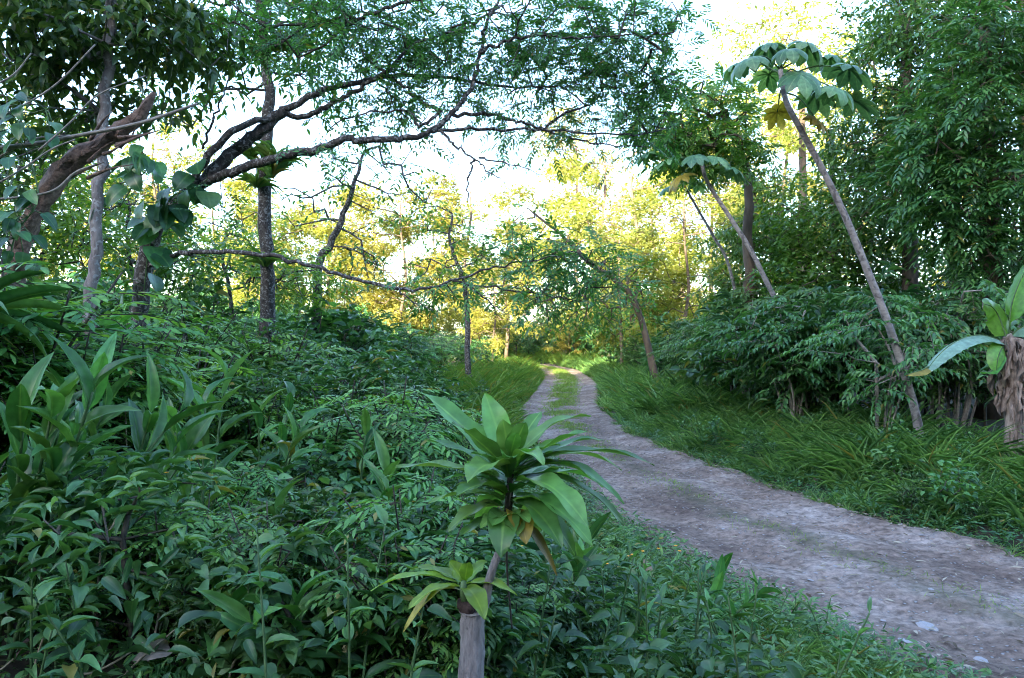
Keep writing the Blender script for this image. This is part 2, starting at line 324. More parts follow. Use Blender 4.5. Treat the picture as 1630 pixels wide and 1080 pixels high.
# dirt road
def road_mat():
    m, n = newmat('dirt_track'); L = n.links.new
    g = ND(n, 'ShaderNodeNewGeometry'); uv = ND(n, 'ShaderNodeUVMap'); s = ND(n, 'ShaderNodeSeparateXYZ'); L(uv.outputs[0], s.inputs[0])
    def noise(scale, det=6, rough=.6, stretch=None, src=None):
        x = ND(n, 'ShaderNodeTexNoise'); x.inputs['Scale'].default_value = scale; x.inputs['Detail'].default_value = det; x.inputs['Roughness'].default_value = rough
        if stretch:
            mp = ND(n, 'ShaderNodeMapping'); mp.inputs['Scale'].default_value = stretch; L(src or g.outputs['Position'], mp.inputs[0]); L(mp.outputs[0], x.inputs['Vector'])
        else: L(g.outputs['Position'], x.inputs['Vector'])
        return x
    big = noise(0.9, 5); fine = noise(14, 8, .7); grit = noise(60, 4, .8)
    r1 = ND(n, 'ShaderNodeValToRGB'); e = r1.color_ramp.elements; e[0].position = .3; e[0].color = (.12, .085, .075, 1); e[1].position = .66; e[1].color = (.38, .32, .30, 1)
    x = e.new(.5); x.color = (.25, .19, .165, 1); L(big.outputs[0], r1.inputs[0])
    r2 = ND(n, 'ShaderNodeValToRGB'); e = r2.color_ramp.elements; e[0].position = .36; e[0].color = (.45, .43, .42, 1); e[1].position = .64; e[1].color = (1.35, 1.32, 1.3, 1); L(fine.outputs[0], r2.inputs[0])
    mu = ND(n, 'ShaderNodeMix', data_type='RGBA', blend_type='MULTIPLY'); mu.inputs[0].default_value = 1; L(r1.outputs[0], mu.inputs[6]); L(r2.outputs[0], mu.inputs[7])
    # pebbles: pale flat spots
    vo = ND(n, 'ShaderNodeTexVoronoi'); vo.inputs['Scale'].default_value = 26; vo.inputs['Randomness'].default_value = 1; L(g.outputs['Position'], vo.inputs['Vector'])
    vr = ND(n, 'ShaderNodeMapRange'); L(vo.outputs['Distance'], vr.inputs[0]); vr.inputs[1].default_value = .18; vr.inputs[2].default_value = .34; vr.inputs[3].default_value = 1; vr.inputs[4].default_value = 0
    vs = ND(n, 'ShaderNodeSeparateColor'); L(vo.outputs['Color'], vs.inputs[0])
    vg = ND(n, 'ShaderNodeMath', operation='GREATER_THAN'); L(vs.outputs[0], vg.inputs[0]); vg.inputs[1].default_value = .72
    vm = ND(n, 'ShaderNodeMath', operation='MULTIPLY'); L(vr.outputs[0], vm.inputs[0]); L(vg.outputs[0], vm.inputs[1])
    mp_ = ND(n, 'ShaderNodeMix', data_type='RGBA'); L(vm.outputs[0], mp_.inputs[0]); L(mu.outputs[2], mp_.inputs[6]); mp_.inputs[7].default_value = (.36, .34, .35, 1)
    # darker, mossy crown strip between the wheel tracks and at the near edge
    ab = ND(n, 'ShaderNodeMath', operation='SUBTRACT'); L(s.outputs[0], ab.inputs[0]); ab.inputs[1].default_value = .47
    a2 = ND(n, 'ShaderNodeMath', operation='ABSOLUTE'); L(ab.outputs[0], a2.inputs[0])
    wob = ND(n, 'ShaderNodeMath', operation='MULTIPLY_ADD'); L(noise(2.2, 6, .7).outputs[0], wob.inputs[0]); wob.inputs[1].default_value = .34; L(a2.outputs[0], wob.inputs[2])
    cr = ND(n, 'ShaderNodeMapRange'); L(wob.outputs[0], cr.inputs[0]); cr.inputs[1].default_value = .13; cr.inputs[2].default_value = .26; cr.inputs[3].default_value = .75; cr.inputs[4].default_value = 0
    mm = ND(n, 'ShaderNodeMix', data_type='RGBA'); L(cr.outputs[0], mm.inputs[0]); L(mp_.outputs[2], mm.inputs[6]); mm.inputs[7].default_value = (.085, .085, .05, 1)
    bs = ND(n, 'ShaderNodeBsdfPrincipled'); L(mm.outputs[2], bs.inputs['Base Color']); bs.inputs['Roughness'].default_value = .9; bs.inputs['Specular IOR Level'].default_value = .2
    hs = ND(n, 'ShaderNodeMath', operation='MULTIPLY_ADD'); L(fine.outputs[0], hs.inputs[0]); hs.inputs[1].default_value = 1.2
    h2 = ND(n, 'ShaderNodeMath', operation='MULTIPLY_ADD'); L(grit.outputs[0], h2.inputs[0]); h2.inputs[1].default_value = .45; L(vm.outputs[0], h2.inputs[2]); L(h2.outputs[0], hs.inputs[2])
    bp = ND(n, 'ShaderNodeBump'); bp.inputs['Strength'].default_value = .9; bp.inputs['Distance'].default_value = .025; L(hs.outputs[0], bp.inputs['Height']); L(bp.outputs[0], bs.inputs['Normal'])
    o = ND(n, 'ShaderNodeOutputMaterial'); L(bs.outputs[0], o.inputs[0]); return m
M['road'] = road_mat()

# ------------------------------------------------------------------ terrain
YL = [-40, 0, 2, 4.11, 4.84, 5.73, 7.5, 10.3, 15, 19.5, 30, 40, 52, 64, 75, 95, 130]
XL = [22, 4.0, 3.1, 2.19, 1.88, 1.53, 1.05, .70, .25, .16, .95, 1.65, 1.8, .4, -3, -13, -32]
YR = [-40, 0, 2, 4, 6.4, 7.75, 10.1, 12.7, 15.4, 21.4, 35, 52, 64, 75, 95, 130]
XR = [25, 7.0, 6.1, 5.2, 4.17, 3.63, 3.05, 2.65, 2.3, 2.4, 3.8, 4.4, 3.4, 0, -10, -29]
def xl(y): return np.interp(y, YL, XL)
def xr(y): return np.interp(y, YR, XR)
def sst(a, b, x): t = np.clip((x - a) / (b - a), 0, 1); return t * t * (3 - 2 * t)
def vnoise(x, y):
    return (np.sin(x * 1.3 + 2.1 * np.sin(y * .7)) + np.sin(y * 1.7 + 1.3 * np.sin(x * .9 + 1)) + .6 * np.sin(x * 3.1 + y * 2.3 + 4)) / 2.6
def g(x, y):
    x = np.asarray(x, float); y = np.asarray(y, float)
    l = np.clip(xl(y) - x, 0, None); r = np.clip(x - xr(y), 0, None)
    h = 0.10 * sst(0, .5, l) + 0.11 * np.clip(l - .4, 0, 7) + 0.07 * sst(0, .5, r) + 0.07 * np.clip(r - .5, 0, 4) + .13 * np.clip(r - 5, 0, 40)
    h = h + 0.06 * vnoise(x, y) * sst(.2, 1.5, l + r)
    shade_hill = 36 + 5 * np.sin(x * .055 + 1) + 3 * np.sin(x * .15)  # unseen ridge behind the camera, added to cast shade over the foreground
    h = h + shade_hill * sst(-10, -62, y)
    return h

xs = np.unique(np.concatenate([np.linspace(-400, -60, 10), np.linspace(-60, -12, 25), np.arange(-12, 12, .22), np.linspace(12, 60, 25), np.linspace(60, 400, 10)]))
ys = np.unique(np.concatenate([np.linspace(-150, -8, 30), np.arange(-8, 2, 1.), np.arange(2, 34, .24), np.linspace(34, 120, 44), np.linspace(120, 900, 12)]))
X, Y = np.meshgrid(xs, ys); Z = g(X, Y)
inroad = (X > xl(Y) + .12) & (X < xr(Y) - .12); Z = np.where(inroad, Z - .10, Z)
ny, nx = X.shape; i, j = np.meshgrid(np.arange(ny - 1), np.arange(nx - 1), indexing='ij')
mb = MB(); mb.add(np.stack([X, Y, Z], -1).reshape(-1, 3), None, np.stack([i * nx + j, i * nx + j + 1, (i + 1) * nx + j + 1, (i + 1) * nx + j], -1).reshape(-1, 4))
tag(mb.obj('ground', M['soil']), kind='structure')

# dirt track: crowned, with two worn wheel ruts and rough relief
vy = np.concatenate([np.arange(1, 13, .04), np.arange(13, 40, .16), np.arange(40, 110, .8)]); nu = 61
uu = np.linspace(-.06, 1.06, nu); UU, VY = np.meshgrid(uu, vy)
wx = xl(VY) + (xr(VY) - xl(VY)) * UU + (np.sin(VY * 2.1) * .07 + np.sin(VY * 5.3 + UU * 3) * .05 + np.sin(VY * 13 + UU * 9) * .02) * np.interp(VY, [1, 12, 40], [1, 1, .6])
def road_z(x, y, u):
    rut = -.05 * np.exp(-((u - .22) / .1) ** 2) - .05 * np.exp(-((u - .74) / .1) ** 2)
    edge = -.12 * sst(.97, 1.06, u) - .12 * sst(.03, -.06, u)
    return .05 + rut + edge + .022 * vnoise(x * 2.2, y * 2.2) + .014 * vnoise(x * 6 + 3, y * 5) + .005 * vnoise(x * 17, y * 15)
RZ = road_z(wx, VY, UU) + R.normal(0, .0035, wx.shape)
ny, nx = wx.shape; i, j = np.meshgrid(np.arange(ny - 1), np.arange(nx - 1), indexing='ij')
mb = MB(); mb.add(np.stack([wx, VY, RZ], -1).reshape(-1, 3), None, np.stack([i * nx + j, i * nx + j + 1, (i + 1) * nx + j + 1, (i + 1) * nx + j], -1).reshape(-1, 4), np.stack([UU, VY], -1).reshape(-1, 2))
road = tag(mb.obj('dirt_road', M['road']), kind='structure')

def rock_mesh(seed):
    r = np.random.default_rng(seed); me = MB(); n = 7; V = []
    for a, z in ((.55, -.25), (1, 0), (.75, .25), (.3, .36)):
        for k in range(n):
            t = k / n * TAU; q = a * r.uniform(.8, 1.15); V.append((q * math.cos(t), q * math.sin(t) * .8, z * r.uniform(.8, 1.2)))
    V.append((0, 0, .37)); Q = [(i * n + k, i * n + (k + 1) % n, (i + 1) * n + (k + 1) % n, (i + 1) * n + k) for i in range(3) for k in range(n)]
    me.add(V, [(3 * n + k, 3 * n + (k + 1) % n, 4 * n) for k in range(n)], Q); return me.mesh('stone', M['stone'], False)
rocks = [rock_mesh(s) for s in range(5)]
spots = [(1475, 1000, .075), (1150, 960, .03), (1235, 945, .02), (1250, 967, .022), (1480, 953, .02), (1190, 838, .02), (1170, 822, .025), (1440, 1035, .05), (1560, 1055, .05), (1405, 992, .02), (1290, 925, .03)]
for k in range(60):
    yy = R.uniform(4, 13) ; u = R.uniform(.02, .98); spots.append((None, (float(xl(yy) + (xr(yy) - xl(yy)) * u), float(yy)), R.uniform(.010, .026)))
for k, (a, b, s) in enumerate(spots):
    if a is None: x, y = b
    else: d = 2187 / (b - HOR); x, y = (a - 815) / FPX * d, d
    u = (x - xl(y)) / (xr(y) - xl(y)); o = link('stone', rocks[k % 5], road)
    o.location = (x, y, float(road_z(x, y, u)) + s * .05); o.rotation_euler = (R.normal(0, .15), R.normal(0, .15), R.uniform(0, TAU)); o.scale = (s, s, s * .6)

# grass crown down the middle of the track, litter along its edges
def blades(mb, x, y, z, L, W, lean=0.6, tmpl=BLADE):
    n = len(x); a = R.uniform(0, TAU, n); le = np.abs(R.normal(lean * .6, lean * .5, n))
    d = unit(np.stack([np.cos(a) * le, np.sin(a) * le, np.ones(n)], -1)); nr = np.stack([-np.cos(a), -np.sin(a), le + .05], -1)
    put(mb, tmpl, np.stack([x, y, z], -1), d, -nr if False else nr * np.array([1, 1, 1]), L, W)
n = 9000; yy = 4 + 60 * R.uniform(0, 1, n) ** 1.6; dens = np.interp(yy, [4, 8, 12, 18, 30, 50], [.10, .13, .22, .9, 1, .8])
u = .47 + R.normal(0, 1, n) * np.interp(yy, [4, 15, 20, 60], [.05, .06, .10, .09]); k = (R.uniform(0, 1, n) < dens) & (vnoise(yy * 1.5, u * 6) > -.35)
yy, u = yy[k], u[k]; xx = xl(yy) + (xr(yy) - xl(yy)) * u; mb = MB()
for q in range(3): blades(mb, xx + R.normal(0, .05, len(xx)), yy + R.normal(0, .05, len(xx)), road_z(xx, yy, u) - .01, R.uniform(.03, .10, len(xx)) * np.interp(yy, [5, 15, 30], [.7, 1.2, 2.2]), np.interp(yy, [5, 30], [.006, .02]), 1.0)
tag(mb.obj('road_grass', M['grass_y']), 'short pale grass growing along the crown between the wheel tracks', 'grass', kind='stuff')
mb = MB(); n = 7000; yy = 3.6 + 22 * R.uniform(0, 1, n) ** 1.7; sd = R.uniform(0, 1, n) < .5
u = np.where(sd, np.abs(R.normal(0, .06, n)) - .03, 1.02 - np.abs(R.normal(0, .055, n))); u = np.where(R.uniform(0, 1, n) < .22, R.uniform(0, 1, n), u)
xx = xl(yy) + (xr(yy) - xl(yy)) * u; dd = rdir(n, 0, .15)
put(mb, HEX, np.stack([xx, yy, np.maximum(road_z(xx, yy, u), g(xx, yy) * ((u < 0) | (u > 1))) + .012], -1), dd, upn(n, .5), R.uniform(.02, .10, n), R.uniform(.005, .024, n))
tag(mb.obj('leaf_litter', M['litter']), 'dry leaf and twig litter lining the edges of the dirt track', 'litter', kind='stuff')

# ------------------------------------------------------------------ verge grass (stuff)
def verge(name, n, fy, side, smin, smax, L0, L1, wd, lean, mat, label, kb=12):
    yy = fy(n); s = smin + (smax - smin) * R.uniform(0, 1, n) ** 1.2
    xx = xr(yy) + s if side > 0 else xl(yy) - s
    keep = vnoise(xx * 1.1, yy * 1.1) + R.normal(0, .5, n) > -.45; xx, yy, s = xx[keep], yy[keep], s[keep]; m = MB(); n = len(xx)
    L = R.uniform(L0, L1, n) * np.clip(.35 + s * .8, .3, 1.0) * (1 + .35 * vnoise(xx * 1.6, yy * 1.6)); wt = wd * R.uniform(.6, 1.5, n); tl = R.uniform(.55, 1.25, n); z = g(xx, yy) - .02
    for q in range(kb):
        a = R.uniform(0, TAU, n); le = lean * tl * R.uniform(.05, 1.5, n); o = L * .06
        d = unit(np.stack([np.cos(a) * le, np.sin(a) * le, np.ones(n)], -1)); nr = np.stack([-np.cos(a), -np.sin(a), le + .05], -1)
        put(m, (BLADE, BLADE2)[q % 2], np.stack([xx + np.cos(a) * o, yy + np.sin(a) * o, z], -1), d, nr, L * R.uniform(.45, 1.1, n), wt * R.uniform(.7, 1.1, n))
    return tag(m.obj(name, mat), label, 'grass', kind='stuff')
verge('tall_grass', 2900, lambda n: 5.2 + 12 * R.uniform(0, 1, n) ** 1.2, 1, -.12, 3.6, .32, .9, .017, .6, M['grass'], 'lush arching tall grass on the verge beneath the leaning cecropia')
verge('tall_grass', 2200, lambda n: 16 + 46 * R.uniform(0, 1, n) ** 1.3, 1, .0, 3.0, .5, 1.1, .034, .42, M['grass'], 'tall verge grass along the outside of the distant bend')
verge('tall_grass', 2600, lambda n: 12 + 45 * R.uniform(0, 1, n) ** 1.3, -1, .02, 3.5, .5, 1.1, .032, .4, M['grass_y'], 'pale sunlit tall grass bank on the inside of the bend')
verge('short_grass', 9000, lambda n: 3.2 + 9 * R.uniform(0, 1, n) ** 1.3, -1, -.14, 2.3, .09, .26, .006, .8, M['grass'], 'short lush grass on the verge between undergrowth and near track edge')
verge('tall_grass', 1300, lambda n: 58 + 40 * R.uniform(0, 1, n), 1, .0, 12.0, .7, 1.4, .05, .5, M['grass_y'], 'tall pale grass filling the ground past the end of the track')
verge('tall_grass', 1000, lambda n: 66 + 30 * R.uniform(0, 1, n), -1, .0, 9.0, .7, 1.4, .05, .5, M['grass_y'], 'tall pale grass behind the inner side of the bend')
# creeping ground cover: tiny leaves
def cover(name, n, fx, mat, label, L0=.03, L1=.075):
    x, y = fx(n); m = MB(); z = g(x, y) + R.uniform(.0, .16, n) ** 1.0
    put(m, HEX, np.stack([x, y, z], -1), rdir(n, .25, .35), upn(n, .5), R.uniform(L0, L1, n), R.uniform(L0, L1, n) * .36)
    return tag(m.obj(name, mat), label, 'ground cover', kind='stuff')
def fx1(n):
    y = 2.4 + 9.5 * R.uniform(0, 1, n) ** 1.2; x = xl(y) + .05 - 8 * R.uniform(0, 1, n) ** 1.5; return x, y
cover('ground_cover', 42000, fx1, M['herb'], 'mat of tiny leaved creepers under the plants beside the near track edge')
def fx3(n):
    y = 2.5 + 7 * R.uniform(0, 1, n) ** 1.1; x = xl(y) - 1.5 - 6.5 * R.uniform(0, 1, n) ** 1.2; return x, y
def creeper(n):
    x, y = fx3(n); m = MB(); q = np.clip((xl(y) - x) / 2.5, .25, 1); z = g(x, y) + R.uniform(.02, .5, n) * q
    put(m, OVAL, np.stack([x, y, z], -1), rdir(n, .1, .4), upn(n, .45), R.uniform(.05, .12, n), R.uniform(.025, .06, n)); tag(m.obj('creeper_tangle', M['shrubB']), 'tangled leafy creepers knitting the near undergrowth together', 'ground cover', kind='stuff')
    m = MB(); n = 1500; x, y = fx3(n); k = (y > 3.6) & (815 + FPX * x / y < 640); x, y = x[k], y[k]; n = len(x)
    for q in range(5): blades(m, x + R.normal(0, .05, n), y + R.normal(0, .05, n), g(x, y) - .02, R.uniform(.25, .75, n), R.uniform(.008, .02, n), .6)
    tag(m.obj('tall_grass', M['grass']), 'arching grass blades scattered through the near undergrowth', 'grass', kind='stuff')
creeper(8000)
def fx2(n):
    y = 5 + 13 * R.uniform(0, 1, n) ** 1.3; return xr(y) - .05 + 3.2 * R.uniform(0, 1, n) ** 1.3, y
cover('ground_cover', 30000, fx2, M['herb'], 'low leafy creeper at the foot of the tall grass verge')

# ------------------------------------------------------------------ trees
def grow(skel, path0, targets, bias=.3, sag=.0):
    """join target points to a skeleton one after another; returns nodes, parent, is_target"""
    N = [np.asarray(p, float) for p in skel]; par = [i - 1 for i in range(len(skel))]; pl = list(path0)
    dm = np.min(np.linalg.norm(targets[:, None] - np.asarray(skel)[None], axis=2), axis=1)
    nodes = np.zeros((len(skel) + len(targets) * 2, 3)); nodes[:len(skel)] = skel; pla = np.zeros(len(nodes)); pla[:len(skel)] = path0
    par = np.full(len(nodes), -1); par[1:len(skel)] = np.arange(len(skel) - 1); n = len(skel); ist = np.zeros(len(nodes), bool)
    for q in np.argsort(dm):
        p = targets[q]; dv = np.linalg.norm(nodes[:n] - p, axis=1); c = dv + bias * pla[:n]; b = int(np.argmin(c)); dd = dv[b]
        if dd > .7:
            mid = (nodes[b] + p) / 2 + R.normal(0, .07 * dd, 3) + np.array([0, 0, .06 * dd])
            nodes[n] = mid; par[n] = b; pla[n] = pla[b] + dd / 2; b = n; n += 1
        nodes[n] = p; par[n] = b; pla[n] = pla[b] + dd / 2; ist[n] = True; n += 1
    return nodes[:n], par[:n], ist[:n]

def blob(c, r, n, shell=.35):
    v = unit(R.normal(0, 1, (n, 3))); q = R.uniform(shell ** 3, 1, n) ** (1 / 3)
    return np.asarray(c) + v * q[:, None] * np.asarray(r)

def limbs_mesh(mb, nodes, par, ns, r_tip=.005, rmax=None, expo=.5, sides=5):
    n = len(nodes); cnt = np.ones(n)
    for k in range(n - 1, ns - 1, -1): cnt[par[k]] += cnt[k]
    rr = r_tip * cnt ** expo
    if rmax is not None: rr = np.minimum(rr, rmax)
    k = np.arange(ns, n); A = nodes[par[k]]; B = nodes[k]
    ra = np.minimum(rr[par[k]], rr[k] * 1.35); frusta(mb, A, B, ra, rr[k], sides)

def foliage(mb, nodes, par, ist, style, tw=None, **kw):
    k = np.where(ist)[0]; p = nodes[k]; out = unit(p - nodes[par[k]]); n = len(k)
    m = kw.get('m', 4); L = kw.get('L', .16); W = kw.get('W', .06); spread = kw.get('spread', .25)
    for q in range(m):
        d = rdir(n, kw.get('up', 0.0), .3) * .8 + out * .7
        b = p + R.normal(0, spread * .35, (n, 3))
        if style == 'pinnate':
            pinnate(mb, b, d, upn(n, .25), R.uniform(.7, 1.2, n) * kw.get('len', .3), kw.get('pairs', 6), L, W, kw.get('tmpl', HEX), kw.get('droop', .2), stem=tw)
        else:
            for s in range(kw.get('k', 6)):
                t = s / kw.get('k', 6)
                c = b + unit(d) * (spread * 1.6 * t); c[:, 2] -= spread * t * t * kw.get('droop', .3)
                sd = rdir(n, 0, .25); dd = sd * .8 + unit(d) * .5; dd[:, 2] -= kw.get('hang', .25) + R.normal(0, .15, n)
                put(mb, kw.get('tmpl', HEX), c, dd, upn(n, kw.get('tilt', .45)), L * R.uniform(.7, 1.15, n), W * R.uniform(.8, 1.1, n))

# ---- the leaning tree whose limbs reach over the track
def z1(x, y, d): return P(x / 2.7, y / 2.7, d)
def z2(x, y, d): return P(540 + x / 2.7, y / 2.7, d)
lean = empty('leaning_tree', (P(205, 700, 9.0)[0], 9.0, float(g(P(205, 700, 9)[0], 9.0)) - .05))
tag(lean, 'leaning mottled grey tree with long dark limbs arching over the track', 'tree')
LO = np.array(lean.location)
def limb(pts, r0, r1, parent, mat, name='branch', sides=9, jit=.06, off=None, n=6):
    s = smooth_line(np.array(pts), n); s = s + np.vstack([np.zeros((1, 3)), R.normal(0, .012, (len(s) - 2, 3)), np.zeros((1, 3))])
    m = MB(); tube(m, s - off, np.linspace(r0, r1, len(s)), sides, jit); m.obj(name, mat, parent); return s
base = np.array([LO[0], LO[1], LO[2]])
tr = limb([base, P(216, 560, 9), P(226, 460, 9), P(241, 380, 9), P(262, 338, 9), P(300, 308, 8.95), z1(960, 690, 8.9), z1(1100, 575, 8.9), z1(1220, 470, 8.9)], .105, .062, lean, M['bark'], 'trunk', 12, .07, LO)
SK = [tr]
def lb(pts, r0, r1): s = limb(pts, r0, r1, lean, M['bark'], 'branch', 7, .05, LO); SK.append(s); return s
lb([z1(1200, 485, 8.9), z1(1320, 420, 9), z2(0, 365, 9.2), z2(180, 335, 9.4), z2(330, 322, 9.6), z2(560, 345, 9.9), z2(760, 375, 10.2), z2(930, 372, 10.4)], .042, .012)
lb([P(298, 306, 8.9), P(325, 255, 8.75), z1(1000, 565, 8.7), z1(1200, 500, 8.9), z1(1340, 488, 9), z2(0, 425, 9.1), z2(110, 365, 9.2), z2(220, 290, 9.2), z2(330, 180, 9.3), z2(560, 110, 9.6), z2(700, 20, 9.8)], .046, .012)
lb([z1(795, 830, 9), z1(1000, 735, 8.8), z1(1140, 692, 8.7), z1(1300, 652, 8.6), z2(0, 605, 8.6), z2(130, 602, 8.7), z2(280, 598, 8.8), z2(390, 560, 8.9), z2(480, 490, 9), z2(555, 395, 9.1), z2(600, 250, 9.2), z2(635, 90, 9.3), z2(690, -20, 9.4)], .056, .016)
lb([z2(390, 562, 8.9), z2(500, 553, 9), z2(700, 556, 9.2), z2(900, 560, 9.5), z2(1100, 575, 9.8), z2(1300, 575, 10.1), z2(1450, 540, 10.4)], .023, .008)
lb([z2(480, 490, 9), z2(640, 488, 9.2), z2(760, 520, 9.4), z2(880, 552, 9.6), z2(1010, 595, 9.8), z2(1130, 622, 10), z2(1320, 632, 10.3)], .024, .007)
lb([z2(440, 480, 9), z2(380, 455, 9.1), z2(300, 395, 9.2), z2(230, 330, 9.3), z2(120, 240, 9.5), z2(20, 130, 9.8), z1(1380, 200, 10)], .026, .008)
lb([z2(605, 225, 9.2), z2(700, 185, 9.1), z2(800, 155, 9), z2(1000, 158, 9.1), z2(1200, 162, 9.3), z2(1380, 210, 9.5)], .022, .006)
lb([z2(430, 560, 8.9), z2(500, 625, 8.7), z2(580, 682, 8.5), z2(640, 735, 8.4), z2(712, 785, 8.3)], .017, .005)
lb([z2(580, 682, 8.5), z2(565, 740, 8.5), z2(548, 790, 8.5), z2(553, 870, 8.5)], .014, .006)
lb([z2(600, 678, 8.5), z2(720, 700, 8.4), z2(880, 752, 8.3)], .012, .004)
lb([z2(890, 548, 9.6), z2(960, 495, 9.7), z2(1065, 452, 9.9), z2(1130, 385, 10)], .02, .007)
lb([z2(1065, 455, 9.9), z2(1000, 400, 9.8), z2(930, 370, 9.8)], .012, .006)
lb([z2(440, 475, 9), z2(350, 540, 8.9), z2(300, 480, 9), z2(160, 478, 9.1), z2(0, 520, 9.2), z1(1400, 590, 9.3)], .02, .006)
lb([z1(870, 640, 8.7), z1(900, 540, 8.6), z1(940, 440, 8.5), z1(985, 330, 8.4)], .017, .008)
lb([z2(20, 130, 9.8), z2(80, 85, 9.5), z2(170, 42, 9.2), z2(350, -5, 9.2)], .026, .018)
# the low thin branch that swings across in front of the far trees
lb([P(232, 425, 9), P(290, 405, 8.6), P(350, 400, 8.3), P(430, 408, 8.1), P(510, 428, 8), P(580, 448, 8), P(655, 461, 8), P(720, 447, 8), P(790, 425, 8.1), P(860, 412, 8.2), P(920, 402, 8.3)], .03, .006)
lb([P(720, 447, 8), P(800, 460, 8.1), P(870, 470, 8.2), P(930, 480, 8.3)], .012, .005)
lb([P(745, 450, 8), P(775, 478, 8), P(805, 500, 8)], .010, .004)
lb([P(630, 458, 8), P(655, 480, 7.9), P(690, 495, 7.9)], .010, .004)
skel = np.vstack(SK); tg = []
def pxblob(cx, cy, d, rx, ry, rd, n): tg.append(blob(P(cx, cy, d), (rx / FPX * d, rd, ry / FPX * d), n, .0))
for c in ((330, 20, 9.6, 110, 60, 1.2, 40), (450, 40, 9.6, 120, 60, 1.2, 60), (560, 60, 9.4, 120, 70, 1.3, 90), (650, 30, 9.6, 140, 60, 1.4, 110), (640, 110, 9.4, 110, 45, 1., 60), (800, 40, 9.8, 170, 60, 1.5, 140), (930, 60, 9.8, 140, 70, 1.5, 130),
          (1020, 70, 10.2, 90, 70, 1.2, 80), (860, 110, 9.8, 160, 45, 1.2, 100), (760, 150, 9.8, 150, 35, 1., 55), (930, 170, 10, 130, 35, 1., 50), (1020, 160, 10.2, 80, 50, 1., 60), (600, 160, 9.3, 80, 30, .8, 28), (700, 195, 9.2, 120, 22, .8, 26),
          (560, 190, 9.3, 60, 30, .8, 16), (1010, 215, 10.3, 90, 30, 1., 45), (820, 215, 9.4, 100, 18, .8, 22), (900, 410, 8.3, 70, 22, .5, 16), (820, 400, 8.1, 40, 20, .4, 9), (880, 470, 8.2, 90, 30, .5, 20), (960, 440, 8.4, 50, 40, .5, 14), (560, 250, 8.6, 120, 14, .6, 10), (440, 330, 8.2, 60, 30, .5, 0), (300, 330, 8.9, 60, 40, .5, 8), (700, 455, 7.9, 60, 30, .4, 8)):
    if c[-1]: pxblob(*c[:6], max(4, int(c[-1] * (.72 if c[1] < 125 else .52 if c[1] < 250 else .9))))
tg = np.vstack(tg); nodes, par, ist = grow(skel, np.zeros(len(skel)), tg, .12)
mb = MB(); limbs_mesh(mb, nodes - LO, par, len(skel), .0035, .03); fo = MB()
foliage(fo, nodes - LO, par, ist, 'pinnate', mb, m=3, len=.32, pairs=6, L=.090, W=.030, spread=.3, droop=.22)
tag(mb.obj('twigs', M['twig'], lean), kind='stuff'); tag(fo.obj('crown', M['canopy'], lean), kind='stuff')

# ---- general tree: trunk line + crown blobs, own limbs and leaves
def make_tree(name, label, cat, trunk_pts, r0, r1, blobs, mat_bark, mat_leaf, style, group=None, bias=.3, rtip=.006, from_=.35, loc=None, jit=.06, **kw):
    tp = np.asarray(trunk_pts, float); loc = tp[0] if loc is None else np.asarray(loc)
    root = empty(name, loc); tag(root, label, cat, group)
    s = smooth_line(tp, 5) - loc; m = MB(); s[1:-1] += R.normal(0, .015, (len(s) - 2, 3)); tube(m, s, np.linspace(r0, r1, len(s)) + r0 * .5 * np.exp(-np.arange(len(s)) * 1.5), 9, jit); m.obj('trunk', mat_bark, root)
    T = np.vstack([blob(np.asarray(c) - loc, r, n, kw.get('shell', .2)) for c, r, n in blobs])
    k = int(len(s) * from_); nodes, par, ist = grow(s[k:], np.linspace(0, .6, len(s) - k), T, bias)
    m = MB(); limbs_mesh(m, nodes, par, len(s) - k, rtip, r1 * .8); f = MB()
    foliage(f, nodes, par, ist, style, m if kw.get('stems') else None, **kw)
    tag(m.obj('limbs', mat_bark, root), kind='stuff'); tag(f.obj('crown', mat_leaf, root), kind='stuff')
    return root
def on(px, d, sink=.06):                       # ground point under an image column at a depth
    x = (px - 815) / FPX * d; return np.array([x, d, float(g(x, d)) - sink])
def B(px, py, d, rx, ry, rd, n): return (P(px, py, d), (rx / FPX * d, rd, ry / FPX * d), n)

make_tree('pale_trunk_tree', 'slim straight tree with pale smooth trunk behind the broken stump', 'tree',
          [on(140, 8), P(143, 500, 8), P(150, 400, 8), P(160, 270, 8), P(168, 150, 8.05), P(173, 40, 8.1), P(178, -60, 8.2)], .062, .05,
          [B(60, 40, 8.0, 110, 70, .9, 60), B(190, 60, 8.3, 120, 60, .9, 55), B(300, 50, 8.6, 90, 60, .7, 36), B(70, 150, 8.2, 90, 60, .7, 30), B(230, 165, 9, 80, 40, .5, 12), B(120, -20, 8.2, 160, 50, 1, 45), B(20, 250, 8.4, 60, 50, .6, 16)],
          M['bark_pale'], M['treeR'], 'simple', m=3, k=4, L=.17, W=.07, spread=.24, hang=.4, tmpl=OVAL, from_=.55, rtip=.004)
make_tree('bromeliad_tree', 'upright dark tree trunk carrying bromeliads behind the leaning tree', 'tree',
          [on(424, 12.5), P(426, 520, 12.5), P(424, 420, 12.5), P(420, 320, 12.5), P(421, 240, 12.5), P(428, 160, 12.6), P(420, 80, 12.7), P(410, -20, 12.8), P(405, -120, 13)], .13, .06,
          [B(360, 40, 12.8, 100, 60, 1.2, 50), B(470, 60, 12.8, 90, 70, 1.2, 50), B(420, -40, 12.9, 140, 60, 1.5, 60), B(290, 180, 12.5, 60, 60, .9, 14), B(510, 130, 12.6, 50, 50, .9, 16), B(350, 120, 12.4, 50, 40, .7, 12)],
          M['bark'], M['canopy'], 'simple', m=3, k=5, L=.17, W=.065, spread=.3, hang=.35, tmpl=HEX, from_=.5, rtip=.006)
